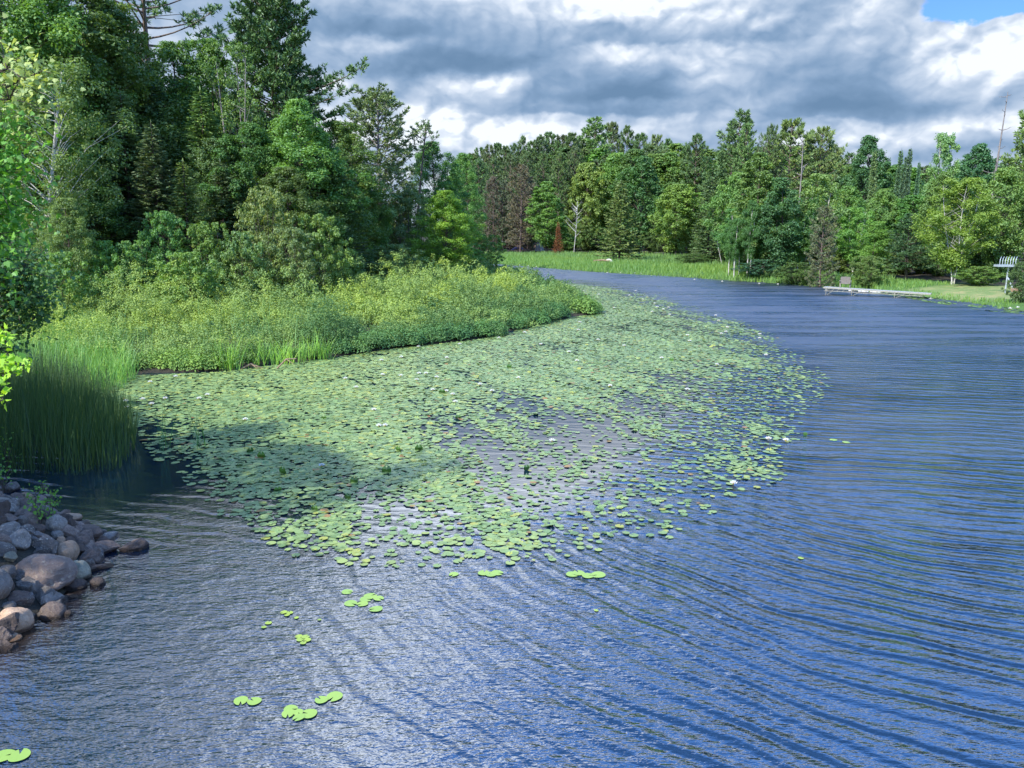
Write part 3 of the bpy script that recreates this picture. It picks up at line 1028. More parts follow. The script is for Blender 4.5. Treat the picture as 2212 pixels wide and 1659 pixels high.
# ------------------------------------------------------------------ trees of the left bank
LT = [
    # kind, px, Y, top, width, name, category, colour, label
    ('left1', 30, 52, -130, 300, 'broadleaf_tree', MG, 'tall leafy hardwood filling the top left corner above the leaning white birch'),
    ('left3', 165, 57, -110, 280, 'broadleaf_tree', DG, 'tall dark hardwood second from the left edge behind the leaning birch'),
    ('left2', 250, 60, 5, 230, 'broadleaf_tree', MG, 'leafy hardwood just left of the red pine trunk at the top left'),
    ('big_rpine', 322, 72, -250, 370, 'pine_tree', PG, 'red pine with bare grey trunk and a long tufted limb reaching right against the sky'),
    ('lspruce1', 275, 55, 190, 217, 'spruce_tree', SG, 'dark spruce in the deep shade right of the leaning white birch'),
    ('lspruce1', 215, 58, 170, 203, 'spruce_tree', SG, 'dark spruce half hidden behind the crown of the leaning birch'),
    ('lspruce1', 340, 60, 140, 188, 'spruce_tree', BG, 'blue green spruce below the bare trunk of the tall red pine'),
    ('left2', 395, 64, 95, 210, 'broadleaf_tree', DG, 'hardwood crown under the long limb of the red pine'),
    ('left3', 470, 68, 82, 150, 'broadleaf_tree', MG, 'slender hardwood left of the tallest white pine'),
    ('lspruce2', 402, 50, 345, 181, 'spruce_tree', OG, 'olive green spruce with thin layered boughs in front of the left woods'),
    ('gbirch', 520, 60, 92, 130, 'birch_tree', MG, 'thin crowned birch with many bare grey limbs beside the tallest pine'),
    ('big_wpine', 590, 66, -190, 265, 'pine_tree', PG, 'tallest white pine on the left bank with two long boughs pointing right'),
    ('left2', 640, 57, 215, 210, 'broadleaf_tree', MG, 'dense hardwood under the tall white pine'),
    ('left1', 545, 56, 265, 170, 'broadleaf_tree', DG, 'dark hardwood below the grey limbed birch'),
    ('left3', 735, 66, 262, 165, 'broadleaf_tree', MG, 'hardwood just left of the scrubby see-through pine'),
    ('left1', 690, 58, 330, 180, 'broadleaf_tree', DG, 'low dark hardwood at the foot of the tall white pine'),
    ('left2', 620, 53, 360, 150, 'broadleaf_tree', DG, 'small deep green hardwood behind the pale willows'),
    ('left1', 785, 68, 375, 110, 'broadleaf_tree', DG, 'rounded dark hardwood at the right end of the tall left woods'),
    ('left2', 470, 55, 300, 140, 'broadleaf_tree', DG, 'dark hardwood right of the olive spruce'),
    ('lspruce1', 335, 53, 262, 188, 'spruce_tree', SG, 'dark spruce just left of the olive green one'),
    ('lspruce1', 440, 58, 190, 217, 'spruce_tree', OG, 'tall layered spruce in the middle of the left woods'),
    ('lspruce2', 482, 53, 345, 174, 'spruce_tree', SG, 'lower spruce behind the tallest pale willow'),
    ('lspruce1', 720, 60, 300, 174, 'spruce_tree', SG, 'spruce among the dark hardwoods below the long pine boughs'),
    ('left3', 120, 50, 250, 190, 'broadleaf_tree', DG, 'dark hardwood behind the lower trunk of the leaning birch'),
    ('scrub_pine', 822, 80, 203, 158, 'pine_tree', OG, 'scrubby pine with sky showing through its thin crown, centre left skyline'),
    ('twig_pine', 890, 84, 262, 55, 'pine_tree', PG, 'spindly leaning pine top with a small tuft of needles right of the scrubby pine'),
    ('left1', 938, 88, 306, 125, 'maple_tree', (.055, .135, .034), 'bright deep green maple behind the yellow green one'),
    ('left2', 958, 73, 411, 128, 'maple_tree', (.135, .23, .028), 'small round yellow green maple glowing in the sun at the end of the left woods'),
    ('willow1', 875, 78, 412, 130, 'willow_shrub', OG, 'pale olive willow left of the yellow green maple'),
    ('left3', 1000, 105, 330, 70, 'broadleaf_tree', MG, 'narrow green tree where the left woods meet the far pines'),
    ('willow1', 1045, 92, 506, 90, 'willow_shrub', LG, 'rounded light green shrub at the far tip of the peninsula'),
    ('willow1', 985, 80, 520, 110, 'willow_shrub', LG, 'low light shrub under the yellow green maple'),
    ('willow2', 770, 66, 515, 120, 'willow_shrub', LG, 'light shrub at the foot of the rounded dark hardwood'),
    ('willow2', 850, 62, 528, 130, 'willow_shrub', OG, 'olive shrub below the scrubby pine'),
    ('willow1', 570, 49, 402, 120, 'willow_shrub', (.125, .175, .045), 'tallest pale willow in front of the left woods'),
    ('willow1', 690, 51, 462, 115, 'willow_shrub', (.125, .185, .040), 'pale willow right of the tallest willow'),
    ('willow1', 628, 47, 490, 110, 'willow_shrub', (.110, .150, .048), 'grey green willow between the two pale ones'),
    ('willow2', 520, 46, 500, 110, 'willow_shrub', (.100, .148, .046), 'grey green willow left of the tallest willow'),
    ('willow1', 445, 47, 478, 110, 'willow_shrub', MG, 'green willow under the olive spruce'),
    ('willow1', 350, 46, 455, 100, 'willow_shrub', MG, 'airy upright willow with thin pale stems in front of the dark spruces'),
    ('willow2', 290, 44, 520, 110, 'willow_shrub', MG, 'dark willow left of the airy upright one'),
    ('willow2', 215, 43, 520, 120, 'willow_shrub', MG, 'dark willow at the foot of the leaning birch'),
    ('left2', 145, 42, 428, 105, 'broadleaf_tree', OG, 'small bushy olive tree right of the birch trunk'),
    ('willow2', 120, 38, 545, 130, 'willow_shrub', MG, 'shrub below the small bushy olive tree'),
    ('willow2', 400, 42, 545, 130, 'willow_shrub', MG, 'low willow behind the middle of the green thicket'),
    ('willow2', 720, 56, 530, 110, 'willow_shrub', MG, 'low green willow behind the thicket under the dark hardwoods'),
]
for k, px, Y, top, w, nm, c, lab in LT:
    rz = None
    if k in ('big_wpine', 'twig_pine'): rz = 0.0
    if k == 'big_rpine': rz = 1.9
    place_tree(k, px, Y, top, w, nm, lab, nm.split('_')[1] if nm != 'willow_shrub' else 'shrub', c, rz=rz)
place_tree('lbirch', 60, 45, 118, 235, 'birch_tree', 'birch with leaning crooked white trunk near the left edge', 'tree', OG, rz=0.0)

for i in range(34):
    px = -150 + i * 29 + random.uniform(-12, 12)
    Y = random.uniform(78, 96)
    k = random.choice(['left1', 'left3', 'left2', 'lspruce1'])
    top = 170 if px < 560 else (250 if px < 760 else 400)
    if 340 < px < 520: top = 170
    if px < 300: top = 20
    place_tree(k, px, Y, top + random.uniform(0, 50), random.uniform(120, 170), 'spruce_tree' if 'spruce' in k else 'broadleaf_tree',
               'dark spruce deep in the left woods, seen only in gaps between nearer trees' if 'spruce' in k else
               'shaded hardwood deep in the left woods, seen only in gaps between nearer trees',
               'tree', random.choice([DG, DG, MG]), group='trees deep in the left woods')

# ------------------------------------------------------------------ trees of the far bank


def fy(base_py, zg=.65): return (CAMH - zg) / ((base_py - 500) / FPX)


FT = [
    ('rpine_low', 1124, 548, 356, 62, 'pine_tree', (.085, .074, .048), 'dying pine with rusty brown needles among the far pines'),
    ('tall1', 1180, 549, 392, 72, 'aspen_tree', LG, 'light green aspen right of the rusty pine'),
    ('spruce2', 1206, 551, 478, 26, 'fir_tree', (.17, .085, .035), 'small dead fir with orange needles'),
    ('round2', 1222, 549, 505, 48, 'broadleaf_tree', MG, 'low green tree at the foot of the orange fir'),
    ('round1', 1268, 544, 352, 88, 'maple_tree', YG, 'yellow green maple behind the bare white birch'),
    ('tall2', 1322, 542, 332, 70, 'birch_tree', LG, 'tall narrow birch between the yellow green maple and the spruce'),
    ('spruce1', 1340, 564, 386, 104, 'spruce_tree', (.125, .155, .058), 'broad olive spruce standing alone at the water meadow'),
    ('round3', 1394, 551, 335, 100, 'maple_tree', (.045, .108, .030), 'deep green maple right of the lone olive spruce'),
    ('round1', 1462, 557, 398, 104, 'maple_tree', (.108, .180, .036), 'yellow green maple with reddish top over a shady lawn edge'),
    ('spruce2', 1534, 568, 352, 88, 'spruce_tree', SG, 'tall grey green spruce right of the reddish topped maple'),
    ('wpine3', 1550, 553, 238, 130, 'pine_tree', (.055, .105, .034), 'leaning white pine whose ragged top breaks the skyline'),
    ('wpine1', 1284, 536, 258, 135, 'pine_tree', WPG, 'broad layered white pine standing above the far pines'),
    ('rpine1', 1322, 533, 266, 50, 'pine_tree', PG, 'pine top touching the right side of the broad white pine'),
    ('rpine2', 1350, 536, 272, 44, 'pine_tree', PG, 'pointed pine top second right of the broad white pine'),
    ('rpine1', 1378, 536, 290, 52, 'pine_tree', PG, 'pine top third right of the broad white pine'),
    ('rpine3', 1412, 538, 296, 54, 'pine_tree', OG, 'olive pine top in the middle of the far skyline'),
    ('rpine2', 1440, 540, 300, 44, 'pine_tree', PG, 'pine top left of the dip in the far skyline'),
    ('rpine1', 1500, 545, 292, 54, 'pine_tree', PG, 'pine top just left of the leaning white pine'),
    ('wpine2', 1604, 556, 268, 84, 'pine_tree', WPG, 'white pine just right of the leaning one'),
    ('tall1', 1445, 544, 330, 80, 'broadleaf_tree', MG, 'green hardwood crown filling the dip in the far skyline'),
    ('round2', 1590, 572, 372, 95, 'broadleaf_tree', MG, 'broad green hardwood right of the tall grey green spruce'),
    ('tall1', 1636, 586, 330, 96, 'broadleaf_tree', MG, 'tall green hardwood on the shore left of the blue green one'),
    ('birch2', 1590, 580, 450, 80, 'birch_tree', (.07, .15, .04), 'birch with thin slanting white stems at the shore'),
    ('tall2', 1694, 591, 384, 74, 'broadleaf_tree', (.048, .104, .038), 'dark blue green narrow hardwood on the shore'),
    ('birch1', 1770, 588, 376, 106, 'birch_tree', (.12, .19, .05), 'pale olive birch with forked white limbs'),
    ('rpine_low', 1780, 603, 446, 66, 'spruce_tree', (.080, .108, .048), 'brownish scraggy spruce behind the dock chair'),
    ('rpine3', 1700, 560, 264, 104, 'pine_tree', OG, 'rounded red pine crown forming the hump of the right skyline'),
    ('rpine3', 1768, 560, 280, 84, 'pine_tree', OG, 'red pine crown right of the hump of the skyline'),
    ('rpine_thin', 1655, 560, 276, 60, 'pine_tree', PG, 'thin red pine at the left side of the skyline hump'),
    ('round3', 1853, 562, 295, 96, 'maple_tree', (.045, .105, .035), 'round dark maple crown on the right skyline'),
    ('fir', 1884, 572, 326, 30, 'fir_tree', SG, 'thin grey fir right of the round dark maple'),
    ('fir', 1936, 566, 322, 24, 'fir_tree', BG, 'left of the three narrow fir spires on the skyline'),
    ('fir', 1946, 566, 336, 20, 'fir_tree', BG, 'middle and shortest of the three narrow fir spires'),
    ('fir', 1956, 566, 318, 24, 'fir_tree', BG, 'right and tallest of the three narrow fir spires'),
    ('fir', 1976, 566, 348, 18, 'fir_tree', BG, 'small fir tip right of the three narrow spires'),
    ('birch2', 2030, 565, 286, 66, 'birch_tree', (.11, .19, .07), 'pale airy birch crown standing above the right skyline'),
    ('round3', 2080, 568, 312, 106, 'maple_tree', (.04, .11, .04), 'rounded dark crown right of the pale airy birch'),
    ('birch1', 1850, 592, 448, 72, 'birch_tree', LG, 'birch with forked white trunk right of the scraggy spruce'),
    ('tall2', 1888, 596, 478, 50, 'aspen_tree', LG, 'small light aspen right of the forked white birch'),
    ('round1', 1826, 584, 402, 84, 'broadleaf_tree', MG, 'green hardwood between the olive birch and the forked birch'),
    ('round2', 1906, 582, 408, 96, 'broadleaf_tree', MG, 'green hardwood behind the small light aspen'),
    ('round1', 1968, 584, 422, 104, 'broadleaf_tree', (.06, .15, .03), 'bright hardwood above the drooping pine by the lawn'),
    ('wpine2', 1966, 599, 462, 120, 'pine_tree', (.04, .09, .03), 'drooping dark pine at the back of the lawn'),
    ('birch_big', 2072, 609, 383, 128, 'birch_tree', (.12, .20, .030), 'large yellow green birch with white trunk on the lawn'),
    ('round2', 2168, 606, 362, 120, 'broadleaf_tree', MG, 'large hardwood behind the metal stand at the right edge'),
    ('round1', 2128, 600, 432, 80, 'broadleaf_tree', DG, 'dark hardwood right of the large yellow green birch'),
    ('round3', 2010, 590, 372, 96, 'broadleaf_tree', MG, 'green hardwood left of the large yellow green birch'),
    ('wpine1', 2238, 588, 178, 150, 'pine_tree', WPG, 'white pine cut by the right edge of the picture'),
    ('willow1', 2218, 640, 565, 66, 'shrub', DG, 'dark shrub at the right edge by the water'),
    ('willow2', 1645, 591, 560, 90, 'shrub', (.04, .10, .05), 'low blue green shrub under the shore birches'),
    ('willow2', 1722, 598, 566, 80, 'shrub', DG, 'low dark shrub below the blue green hardwood'),
    ('willow1', 1878, 606, 552, 80, 'shrub', MG, 'rounded shrub right of the dock chair'),
    ('willow2', 2120, 612, 575, 90, 'shrub', MG, 'green shrub along the back of the lawn near the metal stand'),
    ('willow2', 1500, 570, 548, 70, 'shrub', DG, 'low dark shrub under the reddish topped maple'),
    ('birch2', 1720, 590, 470, 70, 'birch_tree', MG, 'slim birch behind the low dark shrub on the shore'),
    ('birch2', 1655, 589, 452, 80, 'birch_tree', MG, 'group stemmed birch on the shore left of the blue green hardwood'),
]
for k, px, by, top, w, nm, c, lab in FT:
    cat = 'shrub' if nm == 'shrub' else 'tree'
    rz = 0.0 if k in ('wpine3', 'spruce1') else None
    place_tree(k, px, fy(by), top, w, nm, lab, cat, c, rz=rz)

# packed pines left of the broad white pine
tops = [(1000, 335), (1022, 330), (1040, 322), (1058, 318), (1076, 312), (1094, 318), (1112, 312), (1130, 298), (1150, 302), (1166, 296), (1184, 290), (1200, 302),
        (1216, 294), (1232, 286), (1250, 300), (1012, 350), (1034, 345), (1066, 340), (1102, 335), (1140, 330), (1172, 330), (1206, 325), (1240, 320)]
for i, (px, top) in enumerate(tops):
    place_tree(['rpine1', 'rpine2', 'rpine3', 'rpine_low'][i % 4 if i < 15 else 3], px, fy(537 if i < 15 else 543) + random.uniform(-4, 8),
               top + random.uniform(-4, 4), random.uniform(44, 58), 'pine_tree',
               'dark red pine in the packed row left of the broad white pine', 'tree', random.choice([PG, PG, (.05, .075, .032)]),
               group='packed red pines on the far left skyline')
# lower scraggy pines with bare stems under them
for i in range(9):
    px = 1050 + i * 16.5 + random.uniform(-5, 5)
    if 1150 < px < 1215: continue
    place_tree('rpine_low', px, fy(546.5) + random.uniform(-3, 3), 395 + random.uniform(-25, 35), random.uniform(40, 50), 'pine_tree',
               'scraggy pine with bare lower stem at the front of the packed pines', 'tree', random.choice([(.075, .085, .045), (.080, .078, .048), PG]),
               group='scraggy pines at the front of the packed row')
# second rows behind the shore
for i in range(96):
    px = 1010 + i * 13.2 + random.uniform(-7, 7)
    ylim = fy(540) + 12 if px < 1350 else (fy(548) + 10 if px < 1650 else fy(556) + 10)
    Y = ylim + random.uniform(0, 22)
    sky = np.interp(px, [1000, 1280, 1480, 1560, 1620, 1700, 1820, 1900, 2000, 2100, 2300], [340, 318, 315, 305, 315, 312, 325, 358, 365, 355, 335])
    k = random.choice(['rpine1', 'rpine2', 'tall1']) if px < 1400 else random.choice(['tall1', 'round3', 'rpine1', 'tall2', 'wpine2'])
    pine = 'pine' in k
    place_tree(k, px, Y, sky + random.uniform(-6, 34), random.uniform(76, 118), 'pine_tree' if pine else 'broadleaf_tree',
               'pine in the second row behind the far bank, mostly hidden' if pine else 'hardwood in the second row behind the far bank, mostly hidden',
               'tree', random.choice([DG, MG, MG, LG]) if not pine else PG, group='second row trees behind the far bank')
# understorey along the forest edge
for i in range(40):
    px = 1060 + i * 29 + random.uniform(-9, 9)
    by = np.interp(px, [1080, 1300, 1500, 1650, 1800, 1950, 2100, 2212], [545, 548, 560, 582, 592, 594, 600, 604]) - random.uniform(2, 7)
    place_tree(random.choice(['willow1', 'willow2']), px, fy(by), by - random.uniform(35, 75), random.uniform(48, 80), 'shrub',
               'small leafy undergrowth shrub in the shade along the far forest edge', 'shrub', random.choice([DG, DG, MG]),
               group='undergrowth shrubs along the far forest edge')

# bare and dead trees
for seed, px, by, top, H, L0, fk, m, lab in [
    (61, 2150, 580, 198, 20, 2.2, False, M_DEAD, 'tall dead grey snag with short bare branches near the right edge'),
    (62, 1240, 551, 434, 11, 3.0, True, M_BIRCH, 'bare white birch with crooked limbs in front of the yellow green maple'),
    (63, 1722, 566, 300, 15, 3.0, True, M_DEAD, 'dead pine top with bare pale branches below the skyline hump'),
    (64, 1562, 571, 505, 7, 1.2, True, M_BIRCH, 'slanting white birch stem at the shore right of the spruce')]:
    me = snag(H, seed, nbr=30, L0=L0, barkm=m, fork=fk, lean=(1.2, 0) if seed != 62 else (0, 0)).mesh if False else None
    sn = snag(H, seed, nbr=34 if not fk else 18, L0=L0, barkm=m, fork=fk, lean=(0, 0) if seed in (61, 63) else ((-1.8, 0) if seed == 64 else (0.3, 0)), rr=.012 if seed != 62 else .007)
    Y = fy(by)
    p = at_y(px, (top + by) / 2, Y)
    zt = at_y(px, top, Y)[2]
    z0 = float(gz(p[0], Y))
    o = link_mesh('dead_tree' if m is M_DEAD else 'birch_tree', sn, None, (p[0], Y, z0))
    sc = (zt - z0) / H
    o.scale = (sc, sc, sc)
    tag(o, lab, 'tree')

# slender pale stems in the birch grove at the shore
for i in range(16):
    px = 1575 + i * 12.5 + random.uniform(-4, 4)
    Y = fy(591) + random.uniform(0, 5)
    p = at_y(px, 560, Y)
    if i < 3:
        g = G()
        r = np.random.default_rng(300 + i)
        tube(g, wobble_path(7.5, 9, .12, r, (random.uniform(-1.2, 1.2), 0)), np.linspace(.085, .03, 9), 6)
        stem_me = g.mesh('sapling_stem', [M_BIRCH]) if i == 0 else stem_me
        cl, cc = PR['birch2'][1], None
    rt = empty('birch_sapling', (p[0], Y, float(gz(p[0], Y))), random.uniform(0, 6))
    rt.scale = (.9, .9, random.uniform(.8, 1.1))
    tag(rt, 'slim birch sapling with pale stem in the grove left of the dock', 'tree', 'birch saplings in the shore grove')
    link_mesh('trunk', stem_me, rt)
    cr = link_mesh('crown', PR['birch2'][1], rt, loc=(0, 0, .8), color=(.05, .12, .03))
    cr.scale = (.36, .36, .58)

# ------------------------------------------------------------------ shrub thicket of the peninsula
THICK = np.array([at(a, b, z)[:2] for a, b, z in [
    (120, 800, .0), (290, 806, 0), (480, 800, 0), (600, 786, 0), (700, 772, 0), (850, 751, 0), (960, 741, 0), (1060, 727, 0), (1120, 711, 0), (1200, 689, 0), (1283, 679, 0)]]
    + [(5.0, 56), (3.5, 70), (1.0, 90), (-6, 102), (-30, 100), (-40, 70), (-38, 50), (-26, 34)])
M_THICK = leaf_material('thicket_leaves', trans=.30, gloss=.015, hue=(1.35, 1.22, .8), dark=(.34, .50, .58))


def bush_cloud(C, R, Hh, per, leaf, r, tb):
    """leafy domes: centres C (x,y,z0), radii R, heights Hh"""
    n = len(C)
    idx = np.repeat(np.arange(n), per)
    d = unit(r.normal(size=(len(idx), 3)))
    d[:, 2] = np.abs(d[:, 2]) * 1.0
    s = r.uniform(.45, 1.0, len(idx)) ** .45
    lump = 1 + .20 * np.sin(d[:, 0] * 9 + idx) * np.cos(d[:, 1] * 8 + idx * 1.7)
    P = C[idx] + d * (s * lump)[:, None] * np.stack([R[idx], R[idx], Hh[idx]], 1)
    up = r.uniform(size=len(idx)) < .3
    P[:, 2] += np.where(up, r.uniform(0, .18, len(idx)), 0)
    N = d * .8 + np.array([0, 0, .5]) + r.normal(size=P.shape) * .35
    t = np.clip(tb[idx] + r.normal(0, .09, len(idx)), 0, 1)
    return P, N, t


def build_thicket():
    r = np.random.default_rng(77)
    x0, y0 = THICK.min(0)
    x1, y1 = THICK.max(0)
    pts = np.stack([r.uniform(x0, x1, 12000), r.uniform(y0, y1, 12000)], 1)
    pts = pts[in_poly(pts[:, 0], pts[:, 1], THICK)]
    sd = sdist(pts[:, 0], pts[:, 1])
    px, py = project(pts[:, 0], pts[:, 1], 1.0)
    pts = pts[(sd > np.where(px < 720, 1.0, .35 + .5 * wob(pts[:, 0] * 2.2, pts[:, 1] * 2.2))) & (px > 20) & (px < 1400)]
    # thin out to a spacing of about a metre
    keep = []
    cell = {}
    for p in pts:
        k = (int(p[0] // 1.75), int(p[1] // 1.75))
        if k in cell: continue
        cell[k] = 1
        keep.append(p)
    pts = np.array(keep)
    sd = sdist(pts[:, 0], pts[:, 1])
    n = len(pts)
    Hh = .60 + 1.0 * (1 - np.exp(-sd / 5)) + .85 * np.clip((sd - 5) / 9, 0, 1) + r.normal(0, .38, n) + .25 * wob(pts[:, 0] * 1.4, pts[:, 1] * 1.1) + .45 * wob(pts[:, 0] * .85 + 1, pts[:, 1] * .6) * np.clip(sd / 3, 0, 1)
    Hh = np.clip(Hh, .4, 3.2)
    R = r.uniform(.9, 1.55, n)
    z0 = gz(pts[:, 0], pts[:, 1])
    C = np.stack([pts[:, 0], pts[:, 1], z0], 1)
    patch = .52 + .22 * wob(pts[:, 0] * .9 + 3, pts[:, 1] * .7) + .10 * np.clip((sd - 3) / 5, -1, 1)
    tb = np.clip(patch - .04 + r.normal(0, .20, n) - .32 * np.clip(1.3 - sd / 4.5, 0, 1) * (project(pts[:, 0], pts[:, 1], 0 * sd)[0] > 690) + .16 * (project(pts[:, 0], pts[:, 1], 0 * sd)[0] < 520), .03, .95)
    Hb = Hh * .68
    g = G()
    for lo, hi, ns, k, lf in ((0, 40, 44, 52, .085), (40, 60, 36, 42, .11), (60, 200, 26, 28, .17)):
        m = (pts[:, 1] >= lo) & (pts[:, 1] < hi)
        if not m.any(): continue
        nb_ = int(m.sum())
        bi = np.repeat(np.arange(nb_), ns)
        d = unit(r.normal(size=(len(bi), 3)) * np.array([1, 1, .8]))
        d[:, 2] = np.abs(d[:, 2])
        q = r.uniform(.55, 1.0, len(bi))
        SC = C[m][bi] + d * q[:, None] * np.stack([R[m][bi], R[m][bi], Hb[m][bi]], 1)
        SR = R[m][bi] * r.uniform(.16, .30, len(bi))
        SC[:, 2] -= SR * .6
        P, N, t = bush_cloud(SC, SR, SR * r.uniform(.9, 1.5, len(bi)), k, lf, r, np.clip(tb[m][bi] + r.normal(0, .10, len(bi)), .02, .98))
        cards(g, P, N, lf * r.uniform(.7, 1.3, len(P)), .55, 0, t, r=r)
    # taller rounded mounds standing out of the low cover
    cell, kp = {}, []
    for i in r.permutation(n):
        k = (int(pts[i, 0] // 2.5), int(pts[i, 1] // 2.5))
        if k in cell or sd[i] < .9: continue
        cell[k] = 1
        kp.append(i)
    kp = np.array(kp)
    C2, H2, R2 = C[kp], Hh[kp] * r.uniform(1.0, 1.4, len(kp)) + .15, r.uniform(1.0, 1.75, len(kp))
    T2 = np.clip(tb[kp] + r.normal(.04, .16, len(kp)), .03, .97)
    for lo, hi, ns, k, lf in ((0, 40, 60, 52, .085), (40, 60, 48, 42, .11), (60, 200, 34, 28, .17)):
        m = (C2[:, 1] >= lo) & (C2[:, 1] < hi)
        if not m.any(): continue
        bi = np.repeat(np.arange(int(m.sum())), ns)
        d = unit(r.normal(size=(len(bi), 3)) * np.array([1, 1, .8]))
        d[:, 2] = np.abs(d[:, 2])
        q = r.uniform(.7, 1.0, len(bi))
        SC = C2[m][bi] + d * q[:, None] * np.stack([R2[m][bi], R2[m][bi], H2[m][bi]], 1)
        SR = R2[m][bi] * r.uniform(.13, .26, len(bi))
        SC[:, 2] -= SR * .6
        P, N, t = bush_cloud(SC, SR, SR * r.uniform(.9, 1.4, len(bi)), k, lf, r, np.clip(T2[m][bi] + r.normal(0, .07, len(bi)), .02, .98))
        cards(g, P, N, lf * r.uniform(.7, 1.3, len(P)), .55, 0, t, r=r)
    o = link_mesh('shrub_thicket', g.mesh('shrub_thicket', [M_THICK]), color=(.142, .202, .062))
    tag(o, 'low yellow green thicket covering the peninsula', 'thicket', kind='stuff')


build_thicket()

# separate rounded bushes at the water's edge
bush_meshes = []
for s in range(5):
    r = np.random.default_rng(500 + s)
    g = G()
    n = 26
    a = r.uniform(0, 6.28, n)
    q = np.sqrt(r.uniform(0, 1, n)) * .75
    C = np.stack([q * np.cos(a), q * np.sin(a), (1 - q) * .25], 1)
    P, N, t = bush_cloud(C, r.uniform(.28, .42, n), r.uniform(.35, .62, n), 210, .08, r, np.clip(r.normal(.5, .13, n), .1, .9))
    cards(g, P, N, .085 * r.uniform(.7, 1.3, len(P)), .5, 0, t, r=r)
    st = G()
    for k in range(14):
        th = r.uniform(0, 6.28)
        tube(st, [[0.15 * math.cos(th), .15 * math.sin(th), -.15], [.5 * math.cos(th), .5 * math.sin(th), .35]], [.02, .01], 4, cap=False)
    bush_meshes.append((g.mesh('foliage', [M_THICK]), st.mesh('stems', [M_BARK])))
BUSH = [(300, 806, 90, 'leftmost rounded bush at the waterline behind the reeds', .9), (360, 803, 95, 'bright bush at the waterline, second from the left', 1.0),
        (428, 803, 100, 'bright bush at the waterline left of the first cattails', 1.0), (520, 792, 70, 'bush behind the first cattails', .8),
        (590, 785, 75, 'bush at the waterline between the two cattail stands', .8), (745, 768, 80, 'green bush just right of the last cattails', .62),
        (800, 760, 90, 'dark green bush on the shore above the thickest lily pads', .6), (860, 752, 90, 'dark rounded bush in the middle of the shoreline', .55),
        (915, 745, 80, 'rounded bush right of the middle of the shoreline', .55), (965, 741, 80, 'low dark bush overhanging the pads', .5),
        (1015, 734, 80, 'dark bush with red brown stems left of the small notch', .5), (1058, 727, 70, 'bush at the small notch of the shoreline', .5),
        (1105, 714, 70, 'bush right of the small notch', .55), (1150, 704, 70, 'dark bush halfway from the notch to the tip', .5),
        (1195, 692, 70, 'dark bush next to the one at the tip', .5), (1248, 681, 90, 'olive bush at the very tip with bare dark stems showing', .85),
        (1215, 655, 80, 'olive bush on the back of the tip', .8), (650, 780, 60, 'small bush among the second cattail stand', .8)]
for i, (px, py, w, lab, br) in enumerate(BUSH):
    p = at(px, py - 3, 0)
    p[1] += .5
    rt = empty('shore_bush', (p[0], p[1], 0.02), random.uniform(0, 6))
    s = w / FPX * p[1] / 2.0 * 1.25
    rt.scale = (s, s, s * .95)
    tag(rt, lab, 'bush', 'bushes along the shoreline of the peninsula')
    fm, sm = bush_meshes[i % 5]
    link_mesh('foliage', fm, rt, color=(.125 * br, .20 * (.35 + .65 * br), .05))
    link_mesh('stems', sm, rt)

# ------------------------------------------------------------------ blades: reeds, cattails, shore grass


def blades(g, base, h, w, lean, r, tint=None, seg=3, mat=0, dirs=None, curl=.35):
    n = len(base)
    th = r.uniform(0, 2 * PI, n) if dirs is None else dirs
    ld = np.stack([np.cos(th), np.sin(th), np.zeros(n)], 1)
    fa = r.uniform(0, PI, n)
    sd = np.stack([np.cos(fa), np.sin(fa) * .5, np.zeros(n)], 1)
    L = []
    for k in range(seg + 1):
        s = k / seg
        c = base + ld * (h * lean * (s * .45 + curl * s * s * 1.6))[:, None] + np.array([0, 0, 1.0]) * (h * (s - .18 * lean * s * s))[:, None]
        ww = w * (1 - s ** 1.6 * .92) * (.75 + .5 * min(s * 3, 1) * .5)
        L.append((c - sd * ww[:, None] / 2, c + sd * ww[:, None] / 2))
    V = np.stack([q for pr in L for q in pr], 1)
    m = 2 * (seg + 1)
    b = np.arange(n)[:, None] * m
    t = tint if tint is not None else np.clip(r.normal(.5, .2, n), 0, 1)
    F = np.concatenate([b + np.array([[2 * k, 2 * k + 1, 2 * k + 3, 2 * k + 2]]) for k in range(seg)], 1).reshape(-1, 4)
    g.add(V.reshape(-1, 3), F, mat, np.repeat(t, seg))


def scatter(poly, n, r):
    x0, y0 = poly.min(0)
    x1, y1 = poly.max(0)
    out = np.zeros((0, 2))
    while len(out) < n:
        p = np.stack([r.uniform(x0, x1, n * 2), r.uniform(y0, y1, n * 2)], 1)
        out = np.concatenate([out, p[in_poly(p[:, 0], p[:, 1], poly)]])
    return out[:n]


